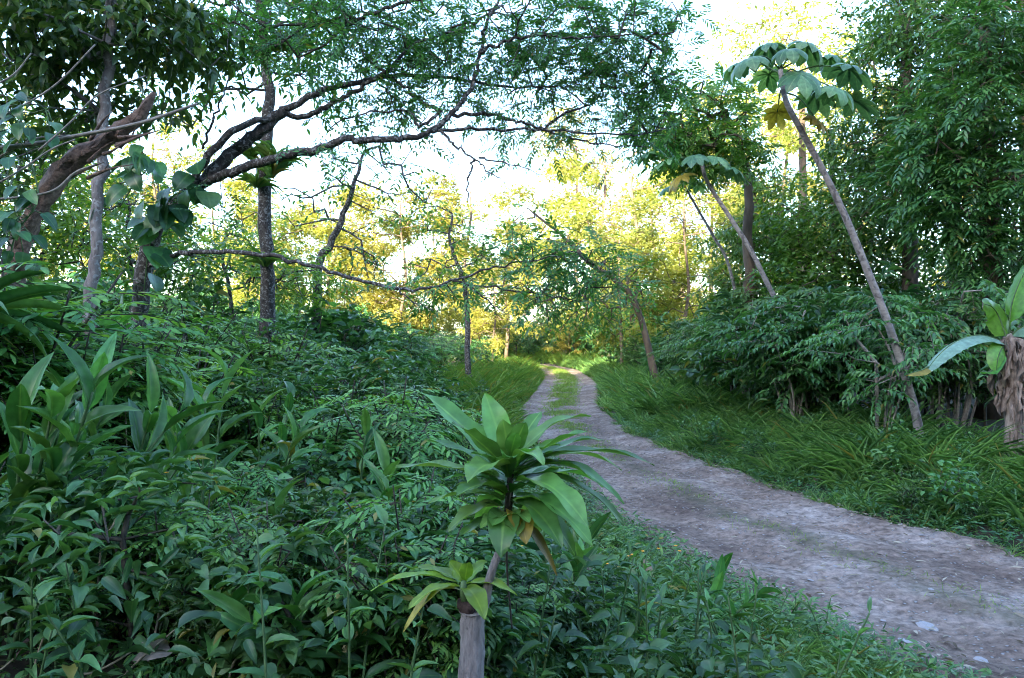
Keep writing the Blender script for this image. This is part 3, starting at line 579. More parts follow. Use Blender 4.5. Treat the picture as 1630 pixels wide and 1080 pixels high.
bt2 = make_tree('fine_leaved_tree', 'bright green fine leaved tree whose crown overlaps the second cecropia', 'tree',
          [on(1200, 19), P(1195, 480, 19), P(1190, 380, 19), P(1192, 300, 19), P(1180, 240, 18.6), P(1150, 180, 18)], .16, .06,
          [B(1100, 190, 17, 90, 60, 1.2, 80), B(1150, 235, 17, 70, 40, 1.1, 60), B(1060, 220, 16.5, 60, 40, .9, 36), B(1160, 160, 17.5, 60, 40, 1., 40), B(1100, 255, 17, 60, 24, .9, 34), B(1040, 150, 16.8, 50, 40, .9, 20)],
          M['bark_far'], M['treeR2'], 'pinnate', m=3, len=.4, pairs=5, L=.16, W=.06, spread=.3, from_=.6, stems=False)

for px, d, lab, bl in ((30, 11, 'shaded bushy tree filling the gap behind the broken stump', [B(10, 300, 11, 110, 80, 1., 90), B(90, 380, 11, 90, 60, 1., 80), B(60, 220, 11.3, 90, 50, .9, 50)]),
                       (205, 13.5, 'shaded bushy tree between the pale trunk and the upright trunk', [B(200, 370, 13.5, 90, 60, 1.2, 70), B(280, 420, 13.2, 90, 40, 1.1, 70), B(120, 300, 13.8, 70, 60, 1., 36), B(240, 300, 14, 50, 40, 1., 18)]),
                       (360, 16, 'low shaded tree beyond the upright bromeliad trunk', [B(350, 400, 16, 80, 50, 1.3, 66), B(440, 430, 16, 80, 40, 1.3, 60), B(390, 350, 16.3, 60, 30, 1., 14), B(490, 460, 16, 70, 30, 1.2, 40)])):
    b = on(px, d); make_tree('understorey_tree', lab, 'tree', [b, b + [.05, 0, .9], b + [.1, .1, 1.8], b + [-.1, .1, 2.8], b + [0, 0, 3.4]], .06, .025, bl, M['bark'], M['treeR2'], 'simple', m=3, k=6, L=.15, W=.055, spread=.26, hang=.3, from_=.2, rtip=.005)
# ---- right-hand forest
def forest_tree(px, d, label, H, blobs, mat, kw, r=.16, lean_=0.0):
    b = on(px, d); x0 = b[0]
    pts = [b, b + [lean_ * .2, 0, H * .3], b + [lean_ * .6, .1, H * .62], b + [lean_, .2, H * .95]]
    return make_tree('forest_tree', label, 'tree', pts, r, r * .45, blobs, M['bark_far'], M[mat], group=None, from_=.25, **kw)
KW1 = dict(style='simple', m=4, k=6, L=.20, W=.065, spread=.32, hang=.45, tmpl=HEX, rtip=.006)
KW2 = dict(style='pinnate', m=4, len=.42, pairs=5, L=.17, W=.055, spread=.3, droop=.4, rtip=.006)
KW3 = dict(style='simple', m=4, k=6, L=.16, W=.075, spread=.3, hang=.3, tmpl=HEX, rtip=.006)
forest_tree(1580, 14, 'dark drooping leaved tree behind the banana plant', 7.5, [B(1590, 60, 14, 110, 90, 1.3, 130), B(1530, 180, 14, 90, 90, 1.2, 120), B(1620, 250, 14, 80, 80, 1.2, 80), B(1560, 330, 13.8, 110, 70, 1.2, 110), B(1480, 280, 14.2, 70, 70, 1., 70), B(1600, 400, 13.6, 90, 60, 1., 80)], 'treeR', KW2, .2)
forest_tree(1450, 17, 'tall glossy dark tree behind the leaning cecropia', 9, [B(1440, 120, 17, 90, 90, 1.5, 120), B(1400, 230, 17, 90, 80, 1.4, 110), B(1480, 40, 17, 90, 80, 1.5, 100), B(1390, 330, 16.5, 80, 60, 1.2, 80), B(1470, 210, 17, 80, 80, 1.2, 80)], 'treeR', KW1, .2)
forest_tree(1330, 19, 'light green tree between the two cecropias', 7, [B(1330, 370, 18.5, 90, 60, 1.4, 100), B(1290, 440, 18, 90, 50, 1.3, 90), B(1350, 290, 19, 60, 50, 1.2, 60), B(1400, 420, 18, 80, 60, 1.2, 80), B(1250, 370, 19, 50, 50, 1.1, 50)], 'treeR2', KW3, .14)
forest_tree(1200, 21, 'bushy tree filling the slope below the fine leaved crown', 6, [B(1190, 400, 21, 70, 60, 1.5, 90), B(1240, 340, 21, 60, 60, 1.4, 80), B(1170, 470, 20.5, 60, 40, 1.2, 70), B(1260, 430, 20.5, 70, 50, 1.3, 80), B(1220, 290, 21.5, 40, 40, 1.1, 30)], 'treeR2', KW1, .14)
forest_tree(1520, 22, 'tall tree rising above the dark forest edge', 12, [B(1520, 30, 22, 110, 90, 2, 110), B(1420, 20, 22, 70, 70, 1.6, 70), B(1600, 140, 22, 80, 100, 1.8, 80), B(1500, 420, 20, 130, 80, 1.8, 110), B(1440, 480, 19, 80, 50, 1.2, 60)], 'treeR', KW3, .24)
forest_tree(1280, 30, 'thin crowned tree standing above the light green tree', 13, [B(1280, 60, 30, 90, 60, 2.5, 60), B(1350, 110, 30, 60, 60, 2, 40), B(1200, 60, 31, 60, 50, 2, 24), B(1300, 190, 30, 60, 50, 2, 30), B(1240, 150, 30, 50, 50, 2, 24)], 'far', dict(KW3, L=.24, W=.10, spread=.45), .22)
forest_tree(1640, 17, 'dense dark tree at the far end of the forest edge', 9, [B(1650, 120, 17, 90, 100, 1.5, 70), B(1640, 300, 17, 90, 90, 1.4, 80), B(1560, 470, 16, 90, 60, 1.2, 80), B(1660, 480, 15, 80, 80, 1.2, 60)], 'treeR', KW1, .2)

# ---- far sunlit trees and thicket: variants, then copies
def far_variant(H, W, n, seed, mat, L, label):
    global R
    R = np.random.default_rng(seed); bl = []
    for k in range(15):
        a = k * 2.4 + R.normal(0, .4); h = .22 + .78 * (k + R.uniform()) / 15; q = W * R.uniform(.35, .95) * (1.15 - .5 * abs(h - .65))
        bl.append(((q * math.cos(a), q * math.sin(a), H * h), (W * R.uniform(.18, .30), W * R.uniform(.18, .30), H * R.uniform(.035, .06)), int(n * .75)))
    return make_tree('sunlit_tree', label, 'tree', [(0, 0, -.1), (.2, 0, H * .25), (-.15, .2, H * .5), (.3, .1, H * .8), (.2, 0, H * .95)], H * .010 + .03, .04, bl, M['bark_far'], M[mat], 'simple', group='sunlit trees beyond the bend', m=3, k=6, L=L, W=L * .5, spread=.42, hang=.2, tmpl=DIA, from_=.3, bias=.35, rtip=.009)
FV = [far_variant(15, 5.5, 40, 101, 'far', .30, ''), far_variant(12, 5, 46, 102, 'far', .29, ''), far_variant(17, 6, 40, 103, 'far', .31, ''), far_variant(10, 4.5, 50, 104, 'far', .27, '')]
R = np.random.default_rng(21)
lab_far = {0: 'tall airy golden lit tree', 1: 'rounded golden lit tree', 2: 'tallest open golden lit tree', 3: 'low spreading golden lit tree'}
FRONT = ((30, 'the broken stump'), (150, 'the slim pale trunk'), (225, 'the leaning mottled tree'), (424, 'the bromeliad trunk'), (520, 'the forked sparse tree'), (740, 'the thin dark tree'), (850, 'the inner bend'), (985, 'the leafy trackside tree'), (1100, 'the young cecropia'), (1200, 'the smaller cecropia'), (1300, 'the tall cecropia'), (1400, 'the glossy dark tree'))
def behind(px): return min(FRONT, key=lambda q: abs(q[0] - px))[1]
fp = [(915, 80, 2, 1.35), (1010, 44, 1, 1.05), (1085, 52, 0, 1.0), (960, 62, 2, 1.0), (805, 58, 0, .85), (745, 50, 1, .92), (690, 62, 2, .74), (640, 48, 3, 1.0), (590, 58, 1, .9), (520, 50, 3, 1.05), (470, 60, 0, .72), (760, 66, 3, 1.0), (1040, 70, 2, 1.0), (880, 76, 0, .95), (990, 40, 3, .8), (1130, 60, 2, 1.05), (1180, 48, 0, 1.05), (420, 46, 3, .95), (340, 55, 1, 1.0), (250, 50, 0, 1.0), (150, 52, 2, .9), (60, 48, 1, 1.1), (1250, 58, 2, 1.15), (1380, 52, 1, 1.3), (820, 84, 1, 1.0), (560, 80, 2, .8), (700, 80, 1, .9), (1090, 38, 3, .8), (785, 44, 3, .62)]
used = set()
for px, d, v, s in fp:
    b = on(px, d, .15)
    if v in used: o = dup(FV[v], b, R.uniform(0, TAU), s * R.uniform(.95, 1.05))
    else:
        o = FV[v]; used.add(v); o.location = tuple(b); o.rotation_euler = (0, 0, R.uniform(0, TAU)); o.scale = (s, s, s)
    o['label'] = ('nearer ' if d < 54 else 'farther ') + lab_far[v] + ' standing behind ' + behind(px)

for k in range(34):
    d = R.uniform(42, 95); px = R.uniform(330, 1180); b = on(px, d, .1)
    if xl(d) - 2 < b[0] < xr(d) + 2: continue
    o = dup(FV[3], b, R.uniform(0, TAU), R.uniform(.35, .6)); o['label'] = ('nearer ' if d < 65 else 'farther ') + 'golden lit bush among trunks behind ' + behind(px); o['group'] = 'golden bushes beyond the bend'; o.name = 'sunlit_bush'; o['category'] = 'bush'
# bare-limbed small tree in front of the sunlit ones
make_tree('sparse_tree', 'small forked sparse tree silhouetted left of the golden trees', 'tree', [on(505, 17), P(505, 440, 17), P(525, 390, 17), P(548, 340, 17), P(565, 285, 17), P(580, 240, 17)], .11, .03,
          [B(600, 250, 17, 60, 40, .8, 16), B(640, 300, 17, 60, 30, .8, 12), B(520, 270, 17, 60, 40, .9, 14), B(480, 320, 17, 40, 50, .8, 12), B(580, 420, 17, 50, 40, .8, 18), B(560, 340, 17, 50, 50, .8, 10)], M['bark'], M['canopy'], 'simple', m=2, k=4, L=.16, W=.06, spread=.28, from_=.35, rtip=.010)
make_tree('sparse_tree', 'thin dark stemmed young tree standing before the golden trees', 'tree', [on(745, 24), P(742, 470, 24), P(728, 420, 24), P(716, 380, 24), P(720, 340, 24)], .09, .03,
          [B(700, 350, 24, 60, 30, 1., 26), B(740, 400, 24, 70, 30, 1., 30), B(690, 440, 24, 70, 30, 1., 30), B(770, 450, 24, 60, 40, 1., 30)], M['bark'], M['treeR2'], 'simple', m=3, k=5, L=.2, W=.08, spread=.4, from_=.3, rtip=.008)
make_tree('sparse_tree', 'leafy young tree beside the track at the end of the low branch', 'tree', [on(1050, 26), P(1010, 480, 26), P(940, 420, 26), P(900, 380, 26), P(850, 340, 26)], .12, .035,
          [B(950, 430, 26, 90, 40, 1.4, 60), B(900, 490, 26, 80, 40, 1.4, 60), B(880, 400, 26, 60, 40, 1.2, 26), B(990, 480, 26, 60, 40, 1.2, 50), B(830, 350, 26, 40, 30, 1., 10)], M['bark_far'], M['treeR2'], 'simple', m=3, k=5, L=.2, W=.08, spread=.4, from_=.3, rtip=.010)

# ------------------------------------------------------------------ shrubs and undergrowth prototypes
def shrub(name, kind, seed, H=1.4, W=.8):
    global R
    keep = R; R = np.random.default_rng(seed); root = empty(name); st = MB(); fo = MB()
    if kind == 'pinnate':
        mat = 'shrubA'; ns = 6
        for s in range(ns):
            a = s / ns * TAU + R.normal(0, .4); l = R.uniform(.1, .45) * W
            pts = smooth_line([(0, 0, -.05), (l * .4 * math.cos(a), l * .4 * math.sin(a), H * .5), (l * math.cos(a) * 1.3, l * math.sin(a) * 1.3, H * R.uniform(.75, .97))], 5); tube(st, pts, np.linspace(.013, .005, len(pts)), 5)
            m = 12; t = R.uniform(.35, 1, m); q = pts[np.minimum((t * (len(pts) - 1)).astype(int), len(pts) - 1)]
            pinnate(fo, q, rdir(m, .15, .25), upn(m, .2), R.uniform(.25, .42, m) * W / .8, 7, .105, .036, HEX, .3, stem=st)
    elif kind == 'lance':                      # whorls of lance leaves on many twigs
        mat = 'shrubB'; T = np.vstack([blob((0, 0, H * .62), (W * .55, W * .55, H * .38), 44, .2)])
        sk = np.linspace([0, 0, -.05], [0, 0, H * .6], 6); nodes, par, ist = grow(sk, np.linspace(0, .3, 6), T, .3); limbs_mesh(st, nodes, par, 6, .004, .02); frusta(st, sk[:-1], sk[1:], np.full(5, .02), np.full(5, .018))
        foliage(fo, nodes, par, ist, 'simple', m=2, k=5, L=.18, W=.046, spread=.13, hang=.1, tmpl=LANCE, up=.2)
    elif kind == 'droop':                      # sprays of oblong hanging leaves in pairs
        mat = 'shrubC'; T = blob((0, 0, H * .67), (W * .55, W * .55, H * .32), 46, .4); sk = np.linspace([0, 0, -.05], [0, 0, H * .55], 6)
        nodes, par, ist = grow(sk, np.linspace(0, .5, 6), T, .35); limbs_mesh(st, nodes, par, 6, .005, .025); frusta(st, sk[:-1], sk[1:], np.full(5, .025), np.full(5, .022))
        for q in range(4):
            a = R.uniform(0, TAU); l = R.uniform(.15, .4) * W; pp = smooth_line([(.05 * math.cos(a), .05 * math.sin(a), -.05), (l * .5 * math.cos(a + .4), l * .5 * math.sin(a + .4), H * .3), (l * math.cos(a), l * math.sin(a), H * .65)], 4); tube(st, pp, np.linspace(.016, .007, len(pp)), 5)
        k = np.where(ist)[0]; n = len(k)
        for q in range(3): pinnate(fo, nodes[k] + R.normal(0, .05, (n, 3)), rdir(n, .05, .25) + unit(nodes[k] * [1, 1, 0]) * .6, upn(n, .25), R.uniform(.3, .5, n), 6, .115, .042, LANCE, .3, .95, stem=st)
    elif kind == 'broad':
        mat = 'herb'; T = blob((0, 0, H * .6), (W * .5, W * .5, H * .4), 26, .3); sk = np.linspace([0, 0, -.05], [0, 0, H * .5], 5)
        nodes, par, ist = grow(sk, np.linspace(0, .3, 5), T, .3); limbs_mesh(st, nodes, par, 5, .004, .015); frusta(st, sk[:-1], sk[1:], np.full(4, .014), np.full(4, .012))
        foliage(fo, nodes, par, ist, 'simple', m=2, k=4, L=.14, W=.075, spread=.14, hang=.25, tmpl=OVAL, up=.1)
    st.obj('stem', M['vine' if kind == 'droop' else 'twig'], root); tag(fo.obj('foliage', M[mat], root), kind='stuff'); R = keep
    root['H'] = H; return root
PROTO = {k: [shrub(nm, k, 300 + 7 * i + j, H, W) for j in range(3)] for i, (k, nm, H, W) in enumerate((('pinnate', 'pinnate_shrub', 1.4, .9), ('lance', 'lance_leaved_shrub', 1.4, .9), ('droop', 'drooping_shrub', 1.9, 1.3), ('broad', 'broadleaf_shrub', 1.1, .8)))}
LANDM = [('the leaning mottled tree', on(205, 9)), ('the slim pale trunk', on(140, 8)), ('the bromeliad trunk', on(424, 12.5)), ('the foreground dracaena', on(748, 2.4)), ('the broken stump', on(20, 5.6)),
         ('the big ginger clump', on(60, 3.3)), ('the tall cecropia', on(1462, 11)), ('the smaller cecropia', on(1275, 16)), ('the banana plant', on(1612, 9.6)), ('the forked sparse tree', on(505, 17)),
         ('the thin dark tree', on(745, 24)), ('the leafy trackside tree', on(1050, 26)), ('the young cecropia', on(1200, 19)), ('the light green tree', on(1330, 19.5)), ('the glossy dark tree', on(1450, 17)),
         ('the inner bend', np.array([-1., 34, 0])), ('the outer bend', np.array([6., 38, 0])), ('the pale grass bank', np.array([-2., 20, 0])), ('the near track edge', np.array([.4, 7.5, 0])), ('the fern patch', on(620, 3.4)), ('the upright ginger', on(320, 4.2)),
         ('the low shaded tree', on(360, 16)), ('the golden trees', on(300, 32)), ('the track end', np.array([2., 74, 0])), ('the orange flowers', on(950, 4.6)), ('the withered ferns', on(1190, 4.6))]
def near(x, y):
    d = [math.hypot(x - q[0], y - q[1]) for _, q in LANDM]; return LANDM[int(np.argmin(d))][0]
def near2(x, y):
    d = np.argsort([math.hypot(x - q[0], y - q[1]) for _, q in LANDM]); return f'near {LANDM[d[0]][0]} towards {LANDM[d[1]][0]}'
def size(h, kind):
    lo, hi = {'droop': (2.1, 2.9), 'lance': (1.2, 1.9), 'pinnate': (1.2, 1.9), 'broad': (.8, 1.6)}[kind]
    return 'low' if h < lo else 'tall' if h > hi else 'medium'
LOOK = {'droop': 'hanging leaved shrub', 'lance': 'dark narrow leaved shrub', 'pinnate': 'bright feathery shrub', 'broad': 'broad leaved shrub'}
protos_used = set()
def place(kind, x, y, h, label, cat, group):
    v = int(R.integers(0, 3)); pr = PROTO[kind][v]; s = h / pr['H']; loc = (x, y, float(g(x, y)) - .03)
    if (kind, v) not in protos_used:
        protos_used.add((kind, v)); o = pr; o.location = loc; o.rotation_euler = (R.normal(0, .08), R.normal(0, .08), R.uniform(0, TAU)); o.scale = (s, s, s)
    else: o = dup(pr, loc, R.uniform(0, TAU), s, (R.normal(0, .08), R.normal(0, .08)))
    sx = R.uniform(.9, 1.2); o.scale = (s * sx, s * sx, s)
    tag(o, f'{size(h, kind)} {LOOK[kind]} {near2(x, y)}', cat, f'{LOOK[kind]}s near {near(x, y)}'); return o
MIDX = [-400, 0, 250, 400, 600, 700, 800, 860]; MIDY = [395, 415, 440, 475, 545, 575, 620, 660]
def zcap(x, y, row): return CAMH - (row - HOR) / FPX * y

# right-hand wall of drooping shrubs behind the grass verge
n = 0
for k in range(420):
    y = 8.5 + 22 * R.uniform() ** 1.2; x = xr(y) + R.uniform(2.3, 6.5) * (1 if y > 12 else .9); px = 815 + FPX * x / y
    if px > 1700 or px < 1000: continue
    if px > 1440 and y < 12.5: continue        # open dark gap by the banana and cecropia feet
    row = np.interp(px, [1000, 1100, 1200, 1500, 1630], [560, 500, 440, 440, 470]) + R.uniform(0, 70)
    h = min(zcap(x, y, row) - float(g(x, y)), R.uniform(2.0, 3.4))
    if h < .8: continue
    kd = 'droop' if R.uniform() < .72 else 'lance'
    place(kd, x, y, h, 'tall shrub of hanging oblong leaves behind the grass verge' if kd == 'droop' else 'dark narrow leaved shrub in the thicket behind the grass verge', 'shrub', 'shrubs walling the forest side of the track' if kd == 'droop' else 'dark shrubs in the forest thicket'); n += 1
    if n >= 95: break
# left thicket, middle distance
n = 0
for k in range(900):
    y = 5.2 + 11 * R.uniform() ** 1.1; x = xl(y) - .9 - 9 * R.uniform() ** 1.1; px = 815 + FPX * x / y
    if px < -120 or px > 800: continue
    row = np.interp(px, MIDX, MIDY) + R.uniform(0, 90) + np.interp(y, [5, 8.5], [150, 0])
    h = min(zcap(x, y, row) - float(g(x, y)), R.uniform(1.2, 2.3))
    if h < .35: continue
    kd = R.choice(['pinnate', 'lance', 'broad'], p=[.38, .42, .20])
    place(kd, x, y, h, {'pinnate': 'bright feathery leaved shrub in the thicket on the tree side', 'lance': 'dark lance leaved shrub in the thicket below the leaning tree', 'broad': 'small broad leaved shrub in the thicket on the tree side'}[kd], 'shrub', {'pinnate': 'feathery shrubs in the near thicket', 'lance': 'lance leaved shrubs in the near thicket', 'broad': 'broad leaved shrubs in the near thicket'}[kd]); n += 1
    if n >= 150: break
# low plants filling the near undergrowth
n = 0
for k in range(900):
    y = 2.7 + 4.2 * R.uniform(); x = xl(y) - .5 - 6 * R.uniform() ** 1.15; px = 815 + FPX * x / y
    if px < -90 or px > 1000 or (abs(x + .13) < .25 and abs(y - 2.4) < .35): continue
    row = np.interp(px, [0, 500, 650, 760, 1000], [700, 690, 720, 860, 900]) + R.uniform(0, 130)
    h = min(zcap(x, y, row) - float(g(x, y)), R.uniform(.4, 1.0))
    if h < .22: continue
    place(R.choice(['pinnate', 'lance', 'broad'], p=[.42, .42, .16]), x, y, h, '', 'plant', ''); n += 1
    if n >= 130: break
# far thicket both sides
n = 0
for k in range(900):
    y = 16 + 40 * R.uniform() ** 1.2; sd = R.uniform() < .72
    x = xl(y) - 3.0 - 20 * R.uniform() ** 1.3 if sd else xr(y) + 2 + 8 * R.uniform(); px = 815 + FPX * x / y
    if px < -60 or px > 1250: continue
    row = np.interp(px, [0, 300, 500, 700, 800, 900, 1000, 1150], [430, 440, 470, 520, 545, 535, 520, 480]) + R.uniform(0, 35)
    h = min(zcap(x, y, row) - float(g(x, y)), R.uniform(2., 4.5))
    if h < .7: continue
    kd = R.choice(['pinnate', 'lance', 'broad', 'droop'])
    place(kd, x, y, h, {'pinnate': 'distant feathery shrub before the golden trees', 'lance': 'distant lance leaved shrub before the golden trees', 'broad': 'distant rounded shrub before the golden trees', 'droop': 'distant drooping shrub before the golden trees'}[kd], 'shrub', 'distant shrubs towards the bend'); n += 1
    if n >= 170: break

n = 0
for k in range(700):
    y = 54 + 40 * R.uniform(); px = R.uniform(640, 1120); x = (px - 815) / FPX * y
    if xl(y) - 2.0 < x < xr(y) + 1.6: continue
    if x < xl(y) and y < 64: continue
    place(R.choice(['pinnate', 'broad', 'droop', 'lance']), x, y, R.uniform(2.0, 5.0), '', 'shrub', ''); n += 1
    if n >= 70: break
# ------------------------------------------------------------------ plants with separate leaves
def mat4(p, d, nrm, L, W):
    y = unit(d); z = unit(nrm - y * np.dot(nrm, y)); x = np.cross(y, z)
    m = Matrix.Identity(4)
    for r in range(3):
        m[r][0] = x[r] * W; m[r][1] = y[r] * L; m[r][2] = z[r] * L; m[r][3] = p[r]
    return m
def tmpl_mesh(t, mat, name='leaf'):
    m = MB(); m.add(t[0], t[1], t[2], t[3]); return m.mesh(name, mat)
GL = [tmpl_mesh(leaf_t(7, lambda t: math.sin(math.pi * t ** .72) ** .85, a, .28, .15, .012, 2), M['ginger']) for a in (.5, .9, 1.3)]
HL = [tmpl_mesh(leaf_t(6, lambda t: math.sin(math.pi * t ** .62) ** .9, a, .3, .2, .01, 2), M['herb']) for a in (.4, .8, 1.1)]
def leaf_obj(parent, mesh, p, d, nrm, L, W, name='leaf'):
    o = link(name, mesh, parent); o.matrix_basis = mat4(np.asarray(p, float), np.asarray(d, float), np.asarray(nrm, float), L, W); return o

def ginger(loc, label, stems, H, leanv=(0, 0), Lf=.3, Wf=.075, group=None):
    root = empty('wild_ginger', loc)
    if group: label = f'wild ginger with {stems} stems {near2(loc[0], loc[1])}'
    tag(root, label, 'plant', group)
    for s in range(stems):
        a = R.uniform(0, TAU); b = np.array([math.cos(a), math.sin(a), 0]) * R.uniform(.02, .12); l = np.array([*leanv, 0]) * R.uniform(.5, 1.3) + np.array([math.cos(a), math.sin(a), 0]) * R.uniform(.05, .22)
        h = H * R.uniform(.7, 1.05); pts = smooth_line([b + [0, 0, -.05], b + l * .35 + [0, 0, h * .5], b + l + [0, 0, h * .9]], 6)
        m = MB(); tube(m, pts, np.linspace(.010, .005, len(pts)), 6); m.obj('stem', M['greenstem'], root)
        tg = unit(np.gradient(pts, axis=0)); pa = R.uniform(0, TAU); nl = int(R.integers(7, 10))
        for k in range(nl):
            t = .3 + .7 * k / (nl - 1); f = t * (len(pts) - 1); i0 = min(int(f), len(pts) - 2); p = pts[i0] * (1 - f + i0) + pts[i0 + 1] * (f - i0)
            aa = pa + (k % 2) * math.pi + R.normal(0, .35); out = np.array([math.cos(aa), math.sin(aa), 0])
            d = out * (1.0 - .55 * t) + tg[i0] * (.55 + .6 * t) + R.normal(0, .08, 3)
            leaf_obj(root, GL[int(R.integers(0, 3))], p, d, tg[i0] * 1.0 - out * .3 + R.normal(0, .15, 3), Lf * R.uniform(.75, 1.1), Wf * R.uniform(.8, 1.1))
    return root
def herb(loc, label, H=.35, n=9, Lf=.13, Wf=.06, group=None, flowers=0):
    root = empty('leafy_herb', loc)
    if not flowers: label = ('tiny' if H < .25 else 'small' if H < .45 else 'tall') + (' broad' if Wf > .055 else ' narrow') + f' leaved herb {near2(loc[0], loc[1])}'; group = 'leafy herbs near ' + near(loc[0], loc[1])
    tag(root, label, 'plant', group)
    l = R.normal(0, .08, 2); pts = smooth_line([(0, 0, -.04), (l[0] * .4, l[1] * .4, H * .5), (l[0], l[1], H)], 4)
    m = MB(); tube(m, pts, np.linspace(.006, .003, len(pts)), 5); m.obj('stem', M['greenstem'], root); a = R.uniform(0, TAU)
    for k in range(n):
        t = .35 + .65 * k / (n - 1); p = pts[int(t * (len(pts) - 1))]; a += 2.4; out = np.array([math.cos(a), math.sin(a), 0])
        leaf_obj(root, HL[int(R.integers(0, 3))], p, out + [0, 0, .15 + .8 * t * t], np.array([0, 0, 1]) - out * .3 + R.normal(0, .2, 3), Lf * R.uniform(.7, 1.15) * (1.1 - .35 * t), Wf * R.uniform(.8, 1.15) * (1.1 - .35 * t))
    for k in range(flowers):
        m = MB(); c = pts[-1] + np.array([*R.normal(0, .05, 2), R.uniform(.03, .08)]); an = np.arange(6) / 6 * TAU
        put(m, HEX, np.tile(c, (6, 1)), np.stack([np.cos(an), np.sin(an), np.full(6, .35)], -1), np.tile([0, 0, 1.], (6, 1)), .013, .011)
        m.obj('flower', M['flower'], root)
        m = MB(); tube(m, [pts[-1], (pts[-1] + c) / 2 + [0, 0, .01], c], .0015, 3); m.obj('flower_stalk', M['greenstem'], root)
    return root
def frond_mesh(seed, mat, arch=1.0):
    global R
    keep = R; R = np.random.default_rng(seed); m = MB(); n = 17; ang = .9; p = np.zeros(3); pts = [p.copy()]
    for k in range(n):
        ang = .9 - arch * 1.5 * k / n; d = np.array([0, math.cos(ang), math.sin(ang)]); p = p + d / n; pts.append(p.copy())
        t = (k + 1) / n; ll = .26 * math.sin(math.pi * (t * .93 + .07) ** .8) + .02
        for s in (-1, 1):
            dd = np.array([s * 1.0, d[1] * .45, d[2] * .45 - .12]); put(m, LANCE, p[None], dd[None] + R.normal(0, .06, (1, 3)), np.array([[0, -d[2], d[1]]]), ll, .055)
    tube(m, pts, np.linspace(.008, .003, len(pts)), 4); keepm = m.mesh('frond', M[mat]); R = keep; return keepm
FR = [frond_mesh(s, 'fern', a) for s, a in ((1, .8), (2, 1.1), (3, 1.4))]; FRD = [frond_mesh(9, 'deadfern', 1.5)]
def fern(loc, label, n=7, L=.4, group=None, meshes=FR, name='fern'):
    root = empty(name, loc); tag(root, label if 'withered' in label else ('large ' if L > .37 else 'small ') + label + ' ' + near2(loc[0], loc[1]), 'fern', group)
    for k in range(n):
        o = link('frond', meshes[int(R.integers(0, len(meshes)))], root); s = L * R.uniform(.7, 1.15)
        o.rotation_euler = (R.normal(0, .2), R.normal(0, .15), k / n * TAU + R.normal(0, .3)); o.scale = (s, s, s)
    return root
def gp(px, py, d): return on(px, d, .0)
# big ginger clumps in the near undergrowth
gl = 'wild ginger clump with long glossy leaves in the near undergrowth'; gg = 'wild ginger in the near undergrowth'
ginger(on(60, 3.3), 'large wild ginger clump with stems fanning over the near undergrowth', 7, 1.22, (.28, .0), .33, .082)
ginger(on(-30, 3.0), gl, 4, .95, (.12, .02), .3, .08, gg); ginger(on(180, 3.7), gl, 4, 1.1, (.14, .02), .3, .075, gg)
ginger(on(320, 4.2), 'upright ginger with one tall pair of blades behind the larger clump', 3, 1.25, (.02, 0), .34, .075)
ginger(on(90, 4.6), gl, 4, 1.2, (.1, 0), .3, .075, gg); ginger(on(530, 3.6), gl, 3, .72, (.12, .02), .26, .07, gg)
ginger(on(620, 4.2), gl, 3, .85, (.05, .02), .26, .065, gg); ginger(on(330, 3.1), gl, 3, .55, (.2, -.05), .27, .07, gg)
ginger(on(480, 2.9), gl, 3, .5, (-.1, 0), .22, .06, gg); ginger(on(650, 3.1), gl, 2, .45, (.05, 0), .24, .06, gg)
ginger(on(905, 4.0), 'young ginger shoots on the verge beside the dracaena trunk', 3, .48, (.05, 0), .24, .055); ginger(on(1120, 4.1), 'small ginger shoot on the verge next to the dead fern', 2, .34, (.05, 0), .2, .05)
ginger(on(430, 5.2), gl, 4, 1.1, (.1, 0), .28, .07, gg); ginger(on(240, 5.4), gl, 4, 1.2, (0, 0), .28, .07, gg); ginger(on(560, 5.4), gl, 3, .9, (0, 0), .25, .06, gg)
# herbs
n = 0
for k in range(600):
    y = 2.3 + 4.2 * R.uniform() ** 1.3; x = xl(y) - .25 - 5 * R.uniform() ** 1.3; px = 815 + FPX * x / y
    if px < -60 or px > 1380 or (abs(x + .13) < .12 and abs(y - 2.4) < .15): continue
    row = np.interp(px, [0, 500, 650, 760, 1000, 1300], [800, 760, 800, 880, 880, 960])
    h = min(zcap(x, y, row) - float(g(x, y)), R.uniform(.22, .75))
    if h < .12: continue
    verg = px > 780
    herb((x, y, float(g(x, y))), 'small leafy herb on the grassy verge at the near track edge' if verg else 'leafy green herb crowding the near undergrowth', h, int(R.integers(7, 11)), R.uniform(.09, .19) * (.7 if verg else 1), R.uniform(.03, .065) * (.5 if verg else 1), 'herbs on the near verge' if verg else 'herbs in the near undergrowth', 0); n += 1
    if n >= 120: break
for px, d in ((870, 4.1), (905, 4.3), (985, 4.4), (1025, 4.5), (1060, 4.7), (840, 4.0), (225, 3.6), (950, 5.0)):
    herb(on(px, d, 0), 'small herb with orange flowers on the verge by the dracaena' if px > 500 else 'herb with an orange flower below the big ginger', .26 if px > 500 else .6, 7, .08, .04, 'orange flowered herbs on the verge' if px > 500 else None, 2)
for k, (px, d, L) in enumerate(((640, 3.2, .36), (600, 3.6, .4), (690, 2.9, .3), (560, 3.0, .34), (860, 3.6, .3), (960, 4.0, .3), (420, 3.3, .35), (1000, 4.6, .32), (740, 3.6, .36), (500, 4.4, .4), (700, 4.4, .4), (1060, 4.2, .26), (300, 3.0, .3), (650, 5, .45), (760, 4.8, .4))):
    fern(on(px, d, 0), 'green fern with feathery fronds', 8, L, 'ferns in the near undergrowth')
